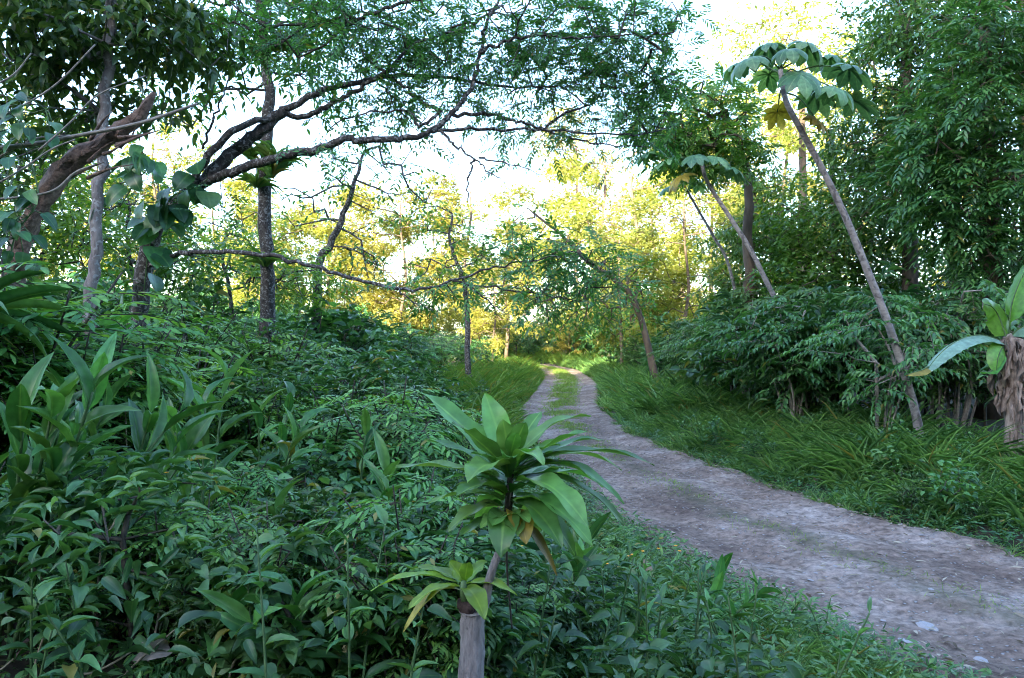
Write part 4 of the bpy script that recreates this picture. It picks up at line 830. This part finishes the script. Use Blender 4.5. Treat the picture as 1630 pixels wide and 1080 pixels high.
for k in range(30):
    y = R.uniform(3.0, 6.5); x = xl(y) - R.uniform(.3, 2.6); px = 815 + FPX * x / y
    if 560 < px < 1350: fern((x, y, float(g(x, y))), 'green fern with feathery fronds', 7, R.uniform(.2, .36), 'ferns in the near undergrowth')
for k in range(16):
    px = R.uniform(400, 700); d = R.uniform(5.9, 7.2); b = on(px, d); h = zcap(b[0], d, R.uniform(575, 650)) - b[2]
    if h > .3: place('pinnate', b[0], b[1], min(h, 1.5), '', 'shrub', '')
for px, d, h in ((-10, 4.9, 1.55), (50, 5.1, 1.6), (110, 5.0, 1.35), (20, 5.2, 1.75), (160, 5.3, 1.4), (80, 4.8, 1.2), (230, 5.6, 1.4), (-40, 5.0, 1.8)):
    b = on(px, d); place('pinnate' if px % 3 else 'lance', b[0], b[1], h, '', 'shrub', '')
for px, d in ((1120, 5.2), (1305, 4.25), (1190, 4.1)): fern(on(px, d, 0), 'withered orange fern on the verge at the near track edge', 4, .24, 'withered ferns on the verge', FRD, 'dead_fern')
# taller seedlings rising over the near grass, right-hand verge weeds
for k in range(46):
    y = 6.2 + 7 * R.uniform(); x = xr(y) + .25 + 2.4 * R.uniform(); px = 815 + FPX * x / y
    if px > 1680: continue
    place('broad' if R.uniform() < .6 else 'lance', x, y, R.uniform(.25, .6), 'low leafy weed among the tall grass of the verge', 'plant', 'weeds in the tall grass verge')

# ------------------------------------------------------------------ dracaena in the foreground
DD = 2.4
drb = on(748, DD, .05); dr = empty('dracaena', drb); tag(dr, 'dracaena with a cut grey trunk and a rosette of broad glossy leaves', 'plant')
def DP(px, py, dd=0.0): return P(px, py, DD + dd) - np.asarray(drb)
m = MB(); pts = smooth_line([np.zeros(3), DP(749, 1180), DP(750, 1080), DP(752, 1030), DP(752, 985), DP(752, 972)], 6); rr = np.interp(np.linspace(0, 1, len(pts)), [0, .8, .9, 1], [.043, .037, .036, .040]); tube(m, pts, rr, 14, .035); tk = m.obj('trunk', M['drac_bark'], dr)
m = MB(); tube(m, [DP(752, 973), DP(745, 966), DP(738, 958, .005), DP(735, 950, .01)], [.030, .028, .020, .012], 9, .15); m.obj('cut_end', M['cut'], tk)
m = MB(); pts = smooth_line([DP(765, 978, .0), DP(773, 955), DP(778, 925), DP(788, 895), DP(797, 870, .02), DP(806, 830, .03), DP(812, 780, .03), DP(815, 730, .03)], 5); tube(m, pts, np.linspace(.016, .008, len(pts)), 10, .05); m.obj('branch', M['drac_bark'], dr)
m = MB(); tube(m, [DP(806, 840, .03), DP(809, 800, .03), DP(813, 750, .03), DP(815, 715, .03)], [.011, .011, .010, .004], 9, .2); m.obj('crown_core', M['twig'], dr)
m = MB(); pts = smooth_line([DP(806, 870, .06), DP(808, 920, .08), DP(812, 965, .08), DP(815, 1000, .09)], 4); tube(m, pts, np.linspace(.004, .003, len(pts)), 5); m.obj('hanging_twig', M['twig'], dr)
def drac_leaf(bpx, bpy_, tpx, tpy, wpx, dz=0.0, rise=.0, bow=0.12, mat='drac', parent=dr, twist=0.0):
    """strap leaf from the crown axis to a tip: the blade widens past a narrow base, folds on its midrib and ripples"""
    a = DP(bpx, bpy_, .02); b = DP(tpx, tpy, dz); mid = (a + b) / 2; ln = np.linalg.norm(b - a); mid = mid + np.array([0, dz * .15, bow * ln + rise])
    t = np.linspace(0, 1, 15)[:, None]; c = (1 - t) ** 2 * a + 2 * t * (1 - t) * mid + t * t * b
    tg = unit(np.gradient(c, axis=0)); w = wpx / FPX * DD
    up = np.array([0, 0, 1.0]); side = np.cross(tg, up); bad = np.linalg.norm(side, axis=1) < .25; side[bad] += np.array([1, 0, 0]) * .5
    # turn the blade's face a little towards the viewer for steep leaves
    ref = np.array([1.0, 0, 0]) * np.sign((b - a)[0] if abs((b - a)[0]) > .02 else 1)
    steep = np.clip(np.abs(tg[:, 2:3]) * 1.2 - .45, 0, 1); vs = np.cross(tg, np.array([0, -1.0, .3])); vs = vs * np.sign(np.sum(vs * side, 1, keepdims=True) + 1e-6)
    side = unit(unit(side) * (1 - steep) + unit(vs) * steep); nr = unit(np.cross(side, tg))
    if twist: side, nr = side * math.cos(twist) + nr * math.sin(twist), nr * math.cos(twist) - side * math.sin(twist)
    tt = t[:, 0]; prof = np.where(tt < .35, .30 + .70 * sst(0, .38, tt), np.clip(1 - ((tt - .35) / .65) ** 2.6, 0, 1) ** .8); prof[-1] = .02
    V = []; U = []; ph = R.uniform(0, 6); ks = (-1, -.55, 0, .55, 1)
    for i in range(15):
        for f in ks:
            lift = .16 * abs(f) ** 1.3 * w * prof[i] + .07 * w * math.sin(tt[i] * 15 + ph + (1.8 if f > 0 else 0)) * abs(f) ** 2
            V.append(c[i] + side[i] * f * .5 * w * prof[i] + nr[i] * lift); U.append((.5 + .5 * f, tt[i]))
    Q = [(i * 5 + k, i * 5 + k + 1, (i + 1) * 5 + k + 1, (i + 1) * 5 + k) for i in range(14) for k in range(4)]
    m = MB(); m.add(V, None, Q, U); return m.obj('leaf', M[mat], parent)
DLV = [(805, 752, 668, 623, 40, .12, .0, .10), (808, 735, 772, 626, 38, .10, 0, .02), (812, 728, 836, 672, 26, -.05, 0, .05), (815, 735, 941, 664, 30, .05, .03, .30), (816, 745, 934, 686, 36, -.08, .0, .10),
       (820, 745, 1042, 740, 30, .02, .05, .20), (805, 765, 630, 744, 34, -.03, .02, .10), (806, 752, 745, 768, 44, -.20, .04, .30), (804, 758, 672, 700, 28, .16, 0, .12), (804, 775, 705, 765, 30, .10, .02, .2),
       (804, 785, 727, 792, 36, -.14, .03, .3), (802, 795, 682, 803, 32, .05, .02, .22), (803, 805, 713, 845, 36, -.04, .02, .25), (806, 815, 797, 888, 42, -.15, .05, .35), (818, 815, 838, 866, 34, -.12, .04, .35, 'ylw'),
       (818, 768, 936, 840, 44, -.18, .05, .35), (820, 755, 992, 803, 36, .0, .06, .40), (820, 765, 994, 836, 30, .10, .04, .35), (820, 790, 943, 868, 38, -.10, .03, .32), (818, 800, 894, 872, 38, -.14, .03, .35),
       (820, 800, 915, 884, 34, -.02, .03, .4), (812, 825, 886, 916, 16, .02, .02, .4, 'ylw'), (822, 752, 990, 748, 28, .14, .04, .3), (816, 740, 866, 742, 26, -.16, .03, .4), (812, 730, 800, 668, 28, -.02, 0, .03), (816, 728, 862, 655, 26, .16, 0, .1),
       (806, 745, 720, 672, 30, -.06, 0, .1), (816, 770, 905, 760, 34, .22, .03, .2), (806, 770, 740, 745, 30, .24, .03, .2), (812, 790, 860, 845, 34, .2, .03, .3), (806, 790, 760, 838, 34, .16, .03, .3), (818, 760, 960, 700, 26, .2, .02, .2), (818, 780, 960, 775, 30, .18, .04, .3), (812, 728, 822, 690, 20, -.1, 0, .1)]
for k in range(26):
    a = k * 2.4; h = R.uniform(0, 1); by = 835 - 100 * h; ca, sa = math.cos(a), math.sin(a); DLV.append((810 + 5 * ca, by, 811 + ca * R.uniform(55, 95), by - 45 * h + 25 * (1 - h) + R.normal(0, 8), R.uniform(20, 30), sa * .13, .02, .2))
for l in DLV: drac_leaf(l[0], l[1], l[2], l[3], l[4] * 1.22, l[5], l[6] * .5, l[7] * .8, l[8] if len(l) > 8 else 'drac')
sh = dr
m = MB(); tube(m, [DP(742, 965, .0), DP(738, 945, -.01), DP(738, 925, -.02)], [.012, .012, .008], 8); m.obj('side_shoot', M['greenstem'], dr)
for l in ((738, 935, 772, 986, 36, -.14, .03, .3), (740, 930, 823, 948, 26, -.04, .03, .2), (736, 930, 590, 940, 26, .04, .03, .25), (736, 935, 650, 970, 26, -.08, .03, .3), (738, 928, 775, 893, 30, .08, .0, .1), (738, 925, 715, 893, 28, .02, 0, .05), (736, 928, 655, 905, 26, .10, .02, .12), (740, 926, 745, 895, 22, -.06, 0, .05)):
    drac_leaf(*l[:5], l[5], l[6] * .5, l[7] * .8, 'drac_young')
drac_leaf(736, 940, 642, 1006, 18, -.04, .02, .4, 'ylw')

# ------------------------------------------------------------------ cecropias
def cecr_leaf_mesh(seed, mat, lobes=9, droop=.9):
    r = np.random.default_rng(seed); m = MB(); span = TAU * .86
    for k in range(lobes):
        a = -span / 2 + span * k / (lobes - 1) + r.normal(0, .04); L = .5 * (1 - .28 * abs(k - (lobes - 1) / 2) / (lobes / 2)) * r.uniform(.92, 1.06); prof = [.03, .10, .165, .20, .185, .11, .0]
        V = []; U = []; n = 7; y = z = 0; bend = droop * r.uniform(.8, 1.2)
        for i in range(n):
            ang = .25 - bend * (i / (n - 1)) ** 1.2
            if i: y += L * math.cos(ang) / (n - 1); z += L * math.sin(ang) / (n - 1)
            hw = prof[i] * L * 1.05
            for f in (-1, 0, 1):
                x = f * hw; V.append((x * math.cos(a) + y * math.sin(a), y * math.cos(a) - x * math.sin(a), z - abs(f) * hw * .35 + .003 * k % .01)); U.append((.5 + .5 * f, i / (n - 1)))
        m.add(V, None, [(i * 3 + q, i * 3 + q + 1, (i + 1) * 3 + q + 1, (i + 1) * 3 + q) for i in range(n - 1) for q in range(2)], U)
    return m.mesh('leaf', M[mat])
CL = [cecr_leaf_mesh(1, 'cecr', 9, 1.3), cecr_leaf_mesh(2, 'cecr', 9, 1.7), cecr_leaf_mesh(3, 'cecr', 8, .9)]; CLY = cecr_leaf_mesh(4, 'ylw', 8, 1.1)
def cecropia(trunk, r0, r1, leaves, label, loc):
    root = empty('cecropia', loc); tag(root, label, 'tree'); loc = np.asarray(loc)
    s = smooth_line(np.array(trunk), 7) - loc; m = MB(); rr = np.linspace(r0, r1, len(s)); rr[1::3] *= 1.05; tube(m, s, rr, 11, .02); m.obj('trunk', M['cecr_bark'], root)
    for (p, size, tilt, yel, attach) in leaves:
        c = np.asarray(p) - loc; a = s[int(attach * (len(s) - 1))]
        m = MB(); pt = smooth_line([a, (a + c) / 2 + [0, 0, .10], c], 4); tube(m, pt, np.linspace(.014, .009, len(pt)), 5); m.obj('petiole', M['greenstem'], root)
        out = c - a; out[2] = 0; o = link('leaf', CLY if yel else CL[int(R.integers(0, 3))], root)
        o.matrix_basis = mat4(c, unit(out) * 1.0 + np.array([0, 0, -tilt]), np.array([0, 0, 1.0]) + unit(out) * tilt, size, size)
    return root
D1 = 11.0; b1 = on(1462, D1)
cecropia([b1, P(1460, 672, D1), P(1441, 600, D1), P(1412, 510, D1), P(1380, 428, D1), P(1344, 340, D1), P(1310, 270, D1), P(1275, 205, D1), P(1252, 160, D1), P(1243, 110, D1)], .064, .034,
         [(P(1195, 92, 10.6), .95, .35, 0, 1), (P(1225, 72, 11.2), .9, .2, 0, 1), (P(1285, 72, 11.0), 1.0, .5, 0, 1), (P(1258, 78, 10.4), .8, .3, 0, 1), (P(1352, 108, 11.0), 1.0, .4, 0, .98), (P(1275, 118, 10.3), .9, .9, 0, .97), (P(1330, 140, 10.6), .95, .4, 0, .96), (P(1300, 150, 11.5), .9, .4, 0, .96), (P(1362, 160, 11.2), .95, .5, 0, .95), (P(1225, 118, 11.8), .8, .4, 0, .97), (P(1300, 190, 10.8), .62, .8, 1, .93), (P(1238, 178, 11.4), .6, 1.0, 1, .95), (P(1322, 92, 11.8), .85, .3, 0, 1), (P(1170, 105, 11.4), .7, .5, 0, .99)],
         'tall leaning cecropia with thin pale trunk and umbrella of lobed leaves', b1)
D2 = 16.0; b2 = on(1275, D2)
cecropia([b2, P(1262, 540, D2), P(1246, 500, D2), P(1222, 452, D2), P(1195, 398, D2), P(1165, 350, D2), P(1140, 312, D2), P(1124, 284, D2), P(1118, 262, D2)], .058, .036,
         [(P(1085, 280, 15.8), .9, .6, 1, 1), (P(1062, 255, 16), .95, .4, 0, 1), (P(1030, 245, 16.2), .9, .4, 0, 1), (P(1140, 250, 15.6), .9, .4, 0, 1), (P(1165, 268, 16), .95, .5, 0, .98), (P(1105, 248, 15.4), .85, .5, 0, 1), (P(1100, 252, 16.6), .9, .3, 0, 1)],
         'smaller leaning cecropia rising from the shrubs', b2)
D3 = 19.0; b3 = on(1200, D3)
cecropia([b3, P(1165, 440, D3), P(1135, 375, D3), P(1112, 335, D3), P(1096, 306, D3)], .04, .026,
         [(P(1080, 292, 18.8), .8, .6, 1, 1), (P(1060, 300, 19), .7, .6, 0, 1), (P(1110, 290, 19.2), .8, .5, 0, 1)], 'slim young cecropia with a yellowing leaf behind the smaller cecropia', b3)

# ------------------------------------------------------------------ banana plant
DB = 9.6; bb = on(1612, DB); ba = empty('banana_plant', bb); tag(ba, 'banana plant with shaggy dead leaf skirt and torn waxy leaf', 'banana plant')
def BP(px, py, dd=0): return P(px, py, DB + dd) - np.asarray(bb)
m = MB(); pts = smooth_line([np.zeros(3), BP(1614, 640), BP(1612, 590), BP(1608, 545), BP(1602, 535)], 5); tube(m, pts, np.linspace(.12, .05, len(pts)), 12, .1); m.obj('pseudostem', M['sheath'], ba)
SH = leaf_t(7, lambda t: .55 + .45 * math.sin(t * 9) * .4 if t < .9 else .3, .5, .5, -.1, .05, 2)
for k in range(60):
    a = R.uniform(0, TAU); t = R.uniform(.15, 1.0); p = pts[int(t * (len(pts) - 1))] + np.array([math.cos(a), math.sin(a), 0]) * .09
    m = MB(); put(m, SH, p[None], np.array([[math.cos(a) * R.uniform(.3, .8), math.sin(a) * .5, -1.0]]), np.array([[math.cos(a), math.sin(a), .3]]) + R.normal(0, .3, (1, 3)), R.uniform(.2, .55), R.uniform(.04, .14)); m.obj('dead_sheath', M['sheath'], ba)
def ban_leaf(pts, w, mat, torn=.0, name='leaf', vert=0.0):
    c = smooth_line(np.array(pts), 7); n = len(c); tg = unit(np.gradient(c, axis=0)); side = unit(np.cross(tg, [0, 0, 1.0]) * (1 - vert) + np.cross(tg, [0, -1.0, 0]) * vert); nr = np.cross(side, tg); tt = np.linspace(0, 1, n); V = []; U = []
    for i in range(n):
        pw = w * max(.03, math.sin(math.pi * min(1, tt[i] * .86 + .10)) ** .6) * (0.02 if tt[i] < .1 else 1)
        for f in (-1, -.5, 0, .5, 1): V.append(c[i] + side[i] * f * pw * .5 * (1 + torn * math.sin(i * 2.7) * abs(f)) - nr[i] * abs(f) ** 1.5 * pw * .22); U.append((.5 + .5 * f, tt[i]))
    m = MB(); m.add(V, None, [(i * 5 + k, i * 5 + k + 1, (i + 1) * 5 + k + 1, (i + 1) * 5 + k) for i in range(n - 1) for k in range(4)], U); o = m.obj(name, M[mat], ba)
    m = MB(); tube(m, c, np.linspace(.012, .004, n), 5); m.obj('midrib', M['greenstem'], o); return o
ban_leaf([BP(1602, 548), BP(1585, 540), BP(1560, 534), BP(1530, 540, -.1), BP(1500, 560, -.2), BP(1474, 590, -.3)], .36, 'banana_b', .10)
o = ban_leaf([BP(1478, 584, -.29), BP(1466, 590, -.32), BP(1455, 593, -.34), BP(1444, 597, -.36)], .20, 'ylw', .1, 'withered_leaf_tip')
ban_leaf([BP(1603, 540), BP(1596, 520), BP(1588, 500), BP(1578, 488, -.1), BP(1566, 484, -.15)], .30, 'banana', .03, vert=.75)
ban_leaf([BP(1602, 548, -.05), BP(1594, 556, -.15), BP(1588, 572, -.2), BP(1586, 592, -.22)], .24, 'banana', .03, vert=.8)
ban_leaf([BP(1606, 540), BP(1622, 524), BP(1650, 515), BP(1690, 530, .1), BP(1720, 560, .2)], .36, 'banana_b', .08)
ban_leaf([BP(1606, 538), BP(1612, 480), BP(1640, 420, .1), BP(1680, 390, .3)], .34, 'banana', .06)
ban_leaf([BP(1602, 560, -.1), BP(1580, 590, -.2), BP(1562, 592, -.3)], .12, 'banana', .05)

# ------------------------------------------------------------------ broken stump, vines, epiphytes, long-bladed plant at the near thicket
DS = 5.6; sb = on(20, DS); sn = empty('broken_stump', sb); tag(sn, 'leaning broken dead tree with splintered reddish top hung with vines', 'dead tree')
sbv = np.asarray(sb)
m = MB(); pts = smooth_line([np.zeros(3), P(15, 560, DS) - sbv, P(25, 420, DS) - sbv, P(60, 330, DS) - sbv, P(110, 262, DS) - sbv, P(170, 222, DS) - sbv, P(215, 190, DS) - sbv, P(245, 146, DS) - sbv], 5); tube(m, pts, np.interp(np.linspace(0, 1, len(pts)), [0, .55, .7, .9, 1], [.08, .065, .06, .042, .012]), 12, .2); tk = m.obj('trunk', M['deadwood'], sn)
for k in range(16):
    a = P(R.uniform(90, 200), R.uniform(215, 290), DS - R.uniform(-.05, .12)) - sbv; b = a + np.array([R.uniform(.1, .35), R.uniform(-.05, .05), R.uniform(.05, .22)])
    m = MB(); tube(m, smooth_line([a, (a + b) / 2 + R.normal(0, .015, 3), b], 4), np.linspace(.016, .002, 9), 5, .1); m.obj('splinter', M['deadwood'], tk)
stalks = [([(-20, 238), (60, 228), (110, 218), (220, 196), (312, 165)], .018, .010), ([(-20, 318), (50, 312), (90, 300), (118, 275), (150, 262)], .009, .006), ([(-20, 196), (40, 165), (92, 130), (150, 70)], .008, .005), ([(-20, 140), (20, 118), (48, 84)], .008, .005), ([(-20, 300), (30, 272), (80, 238), (118, 222)], .008, .005), ([(60, 240), (110, 195), (156, 150), (230, 120)], .007, .004), ([(-20, 260), (50, 222), (110, 215)], .007, .005)]
for l, r0, r1 in stalks:
    d = DS - .25 + R.uniform(-.2, .2); q = [P(a, b, d) for a, b in l]; a0 = np.array(q[0]); m = MB(); s = smooth_line(q, 6); tube(m, s - a0, np.linspace(r0, r1, len(s)), 6, .06)
    o = m.obj('dead_vine', M['vine']); o.location = tuple(a0); tag(o, 'thick pale dead stalk lying across the broken stump' if r0 > .015 else 'thin grey dead vine trailing over the broken stump', 'vine', None if r0 > .015 else 'dead vines over the broken stump')
# vine-leaf curtain on the stump
def climber(name, label, pts, n, mesh, L, W, offs=None, hang=.5, stem=.008):
    a0 = np.asarray(pts[0]); root = empty(name, a0); tag(root, label, 'climber'); s = smooth_line(np.array(pts), 6) - a0
    m = MB(); tube(m, s, np.linspace(stem, stem * .6, len(s)), 5); m.obj('stem', M['greenstem'], root)
    for k in range(n):
        p = s[int(R.uniform(0, .999) * len(s))]; a = R.uniform(-2.6, -.5); out = np.array([math.cos(a), math.sin(a), 0]); q = p + out * R.uniform(.08, .24) + [0, 0, R.normal(0, .08)]
        m = MB(); tube(m, [p, (p + q) / 2 + [0, 0, .03], q], .004, 4); m.obj('petiole', M['greenstem'], root)
        leaf_obj(root, mesh[int(R.integers(0, len(mesh)))], q, out * .5 + [R.normal(0, .35), 0, -hang], out * .8 + [0, 0, .6] + R.normal(0, .2, 3), L * R.uniform(.7, 1.15), W * R.uniform(.7, 1.15))
    return root
PH = [tmpl_mesh(leaf_t(7, lambda t: math.sin(math.pi * (t * .97 + .02) ** .72) ** .6, a, .22, .1, .012, 2), M['philo']) for a in (.3, .7, 1.0)]
climber('climbing_philodendron', 'climber with big round glossy leaves on the leaning tree trunk', [P(228, 470, 8.85), P(238, 390, 8.8), P(258, 345, 8.8), P(290, 312, 8.75), P(330, 285, 8.7)], 26, PH, .30, .24)
climber('climbing_philodendron', 'large leaved climber hanging between the pale trunk and leaning tree', [P(190, 330, 8.2), P(215, 290, 8.2), P(235, 265, 8.2), P(225, 240, 8.2)], 14, PH, .26, .18)
climber('climbing_philodendron', 'leafy climber covering the broken stump', [np.asarray(sb) + [.05, -.16, .4], P(12, 480, DS - .2), P(22, 380, DS - .2), P(60, 310, DS - .18), P(30, 200, DS - .1), P(80, 170, DS - .1)], 60, PH, .15, .09)
def rosette(name, label, loc, n, L, W, mesh, parent=None, up=.7, group=None, cat='bromeliad', facing=None):
    root = empty(name, loc); tag(root, label, cat, group)
    for k in range(n):
        a = k * 2.4 + R.normal(0, .2); out = np.array([math.cos(a), math.sin(a), 0]); u = up * R.uniform(.3, 1.4)
        leaf_obj(root, mesh[int(R.integers(0, len(mesh)))], out * .03, out + [0, 0, u], np.array([0, 0, 1]) - out * u, L * R.uniform(.75, 1.1), W * R.uniform(.8, 1.1))
    return root
BL = [tmpl_mesh(leaf_t(8, lambda t: .25 + .75 * (1 - t) ** .8 if t < .98 else .02, a, .5, .25, 0, 2), M['brom']) for a in (.9, 1.3, 1.7)]
for px, py, d, s in ((408, 300, 12.25, .5), (432, 285, 12.25, .55), (418, 92, 12.4, .6), (398, 255, 12.3, .5), (440, 262, 12.25, .6), (462, 85, 12.5, .55), (422, 425, 12.25, .45)): rosette('bromeliad', 'spiky green bromeliad perched on the upright dark trunk', P(px, py, d), 20, s, .055, BL, up=1.3, group='bromeliads on the upright dark trunk')
SW = [tmpl_mesh(leaf_t(9, lambda t: .5 + .5 * (1 - t) if t < .75 else 3.0 * (1 - t) * .83, a, .35, .1, 0, 2), M['ginger']) for a in (.5, .9, 1.2)]
rosette('sword_leaved_plant', 'plant with long sword shaped blades beside the broken stump', on(-60, 4.3), 4, .6, .05, SW, cat='plant')
o = rosette('sword_leaved_plant', 'tall plant with long grey green blades reaching from a trunk by the stump', on(-50, 4.4), 0, .6, .05, SW, cat='plant'); z0 = 1.75 + (HOR - 500) / FPX * 4.4 - o.location.z
m = MB(); tube(m, [(0, 0, -.05), (.02, 0, z0 * .5), (0, 0, z0)], [.05, .045, .04], 9, .06); m.obj('trunk', M['bark'], o)
for k in range(22):
    a = k * 2.4; out = np.array([math.cos(a), math.sin(a), 0]); u = R.uniform(-.2, 1.2); leaf_obj(o, SW[k % 3], np.array([0, 0, z0 - .02]) + out * .03, out + [0, 0, u], np.array([0, 0, 1]) - out * u, R.uniform(.45, .62), .05)
# dry stalks and fallen twigs among the near plants
for k, (a, b, d, r) in enumerate((((165, 560), (131, 560), 5.2, .006), ((0, 0), (0, 0), 0, 0),)):
    pass
for px0, py0, px1, py1, d in ((131, 640, 131, 565, 5.4), (163, 870, 195, 805, 3.1), (200, 1075, 300, 985, 2.9), (10, 1060, 60, 1010, 2.9), (250, 1000, 262, 930, 3.0), (540, 920, 548, 850, 3.3), (200, 640, 218, 570, 5.2), (270, 900, 205, 870, 3.2), (380, 1045, 470, 1020, 2.9), (60, 1075, 72, 1010, 2.8), (150, 1070, 245, 1010, 2.8)):
    a, b = P(px0, py0, d), P(px1, py1, d + .05); lo = np.array([a[0], a[1], float(g(a[0], a[1])) - .05]); m = MB()
    s = smooth_line([lo, (lo + a) / 2 + R.normal(0, .03, 3), a, (a + b) / 2 + R.normal(0, .01, 3), b], 4) if a[2] > lo[2] + .05 else smooth_line([a, (a + b) / 2 + R.normal(0, .01, 3), b], 4)
    tube(m, s - lo, np.linspace(.006, .003, len(s)), 5); o = m.obj('dry_stalk', M['straw']); o.location = tuple(lo); tag(o, 'bare pale dry stalk poking out of the near undergrowth', 'stalk', 'dry stalks in the near undergrowth')

# straw-coloured dead grass and single dry leaves
m = MB(); n = 420; x, y = fx3(n); k = (y > 3.0) & (815 + FPX * x / y < 640); x, y = x[k], y[k]; n = len(x)
blades(m, x, y, g(x, y) + R.uniform(0, .35, n), R.uniform(.2, .55, n), R.uniform(.005, .014, n), 1.6)
tag(m.obj('dry_grass', M['litter']), 'bent straw coloured dead grass among the near undergrowth', 'grass', kind='stuff')
DLF = tmpl_mesh(leaf_t(6, lambda t: math.sin(math.pi * t ** .6), 2.2, .7, .6, .05, 2), M['litter'], 'dry_leaf')
for k, (px, d) in enumerate(((925, 4.6), (1415, 8.8), (170, 3.4), (270, 3.0), (60, 2.9), (480, 3.3), (365, 3.5), (560, 3.8), (420, 2.9), (690, 3.3), (1010, 5.2), (1500, 8.0), (1300, 9.2))):
    b = on(px, d, -.12); o = link('dry_leaf', DLF); o.location = tuple(b); L = R.uniform(.10, .2); o.scale = (L * .5, L, L); o.rotation_euler = (R.normal(0, .5), R.normal(0, .5), R.uniform(0, TAU))
    tag(o, f'pale curled dry leaf {near2(b[0], b[1])}', 'leaf', 'curled dry leaves')
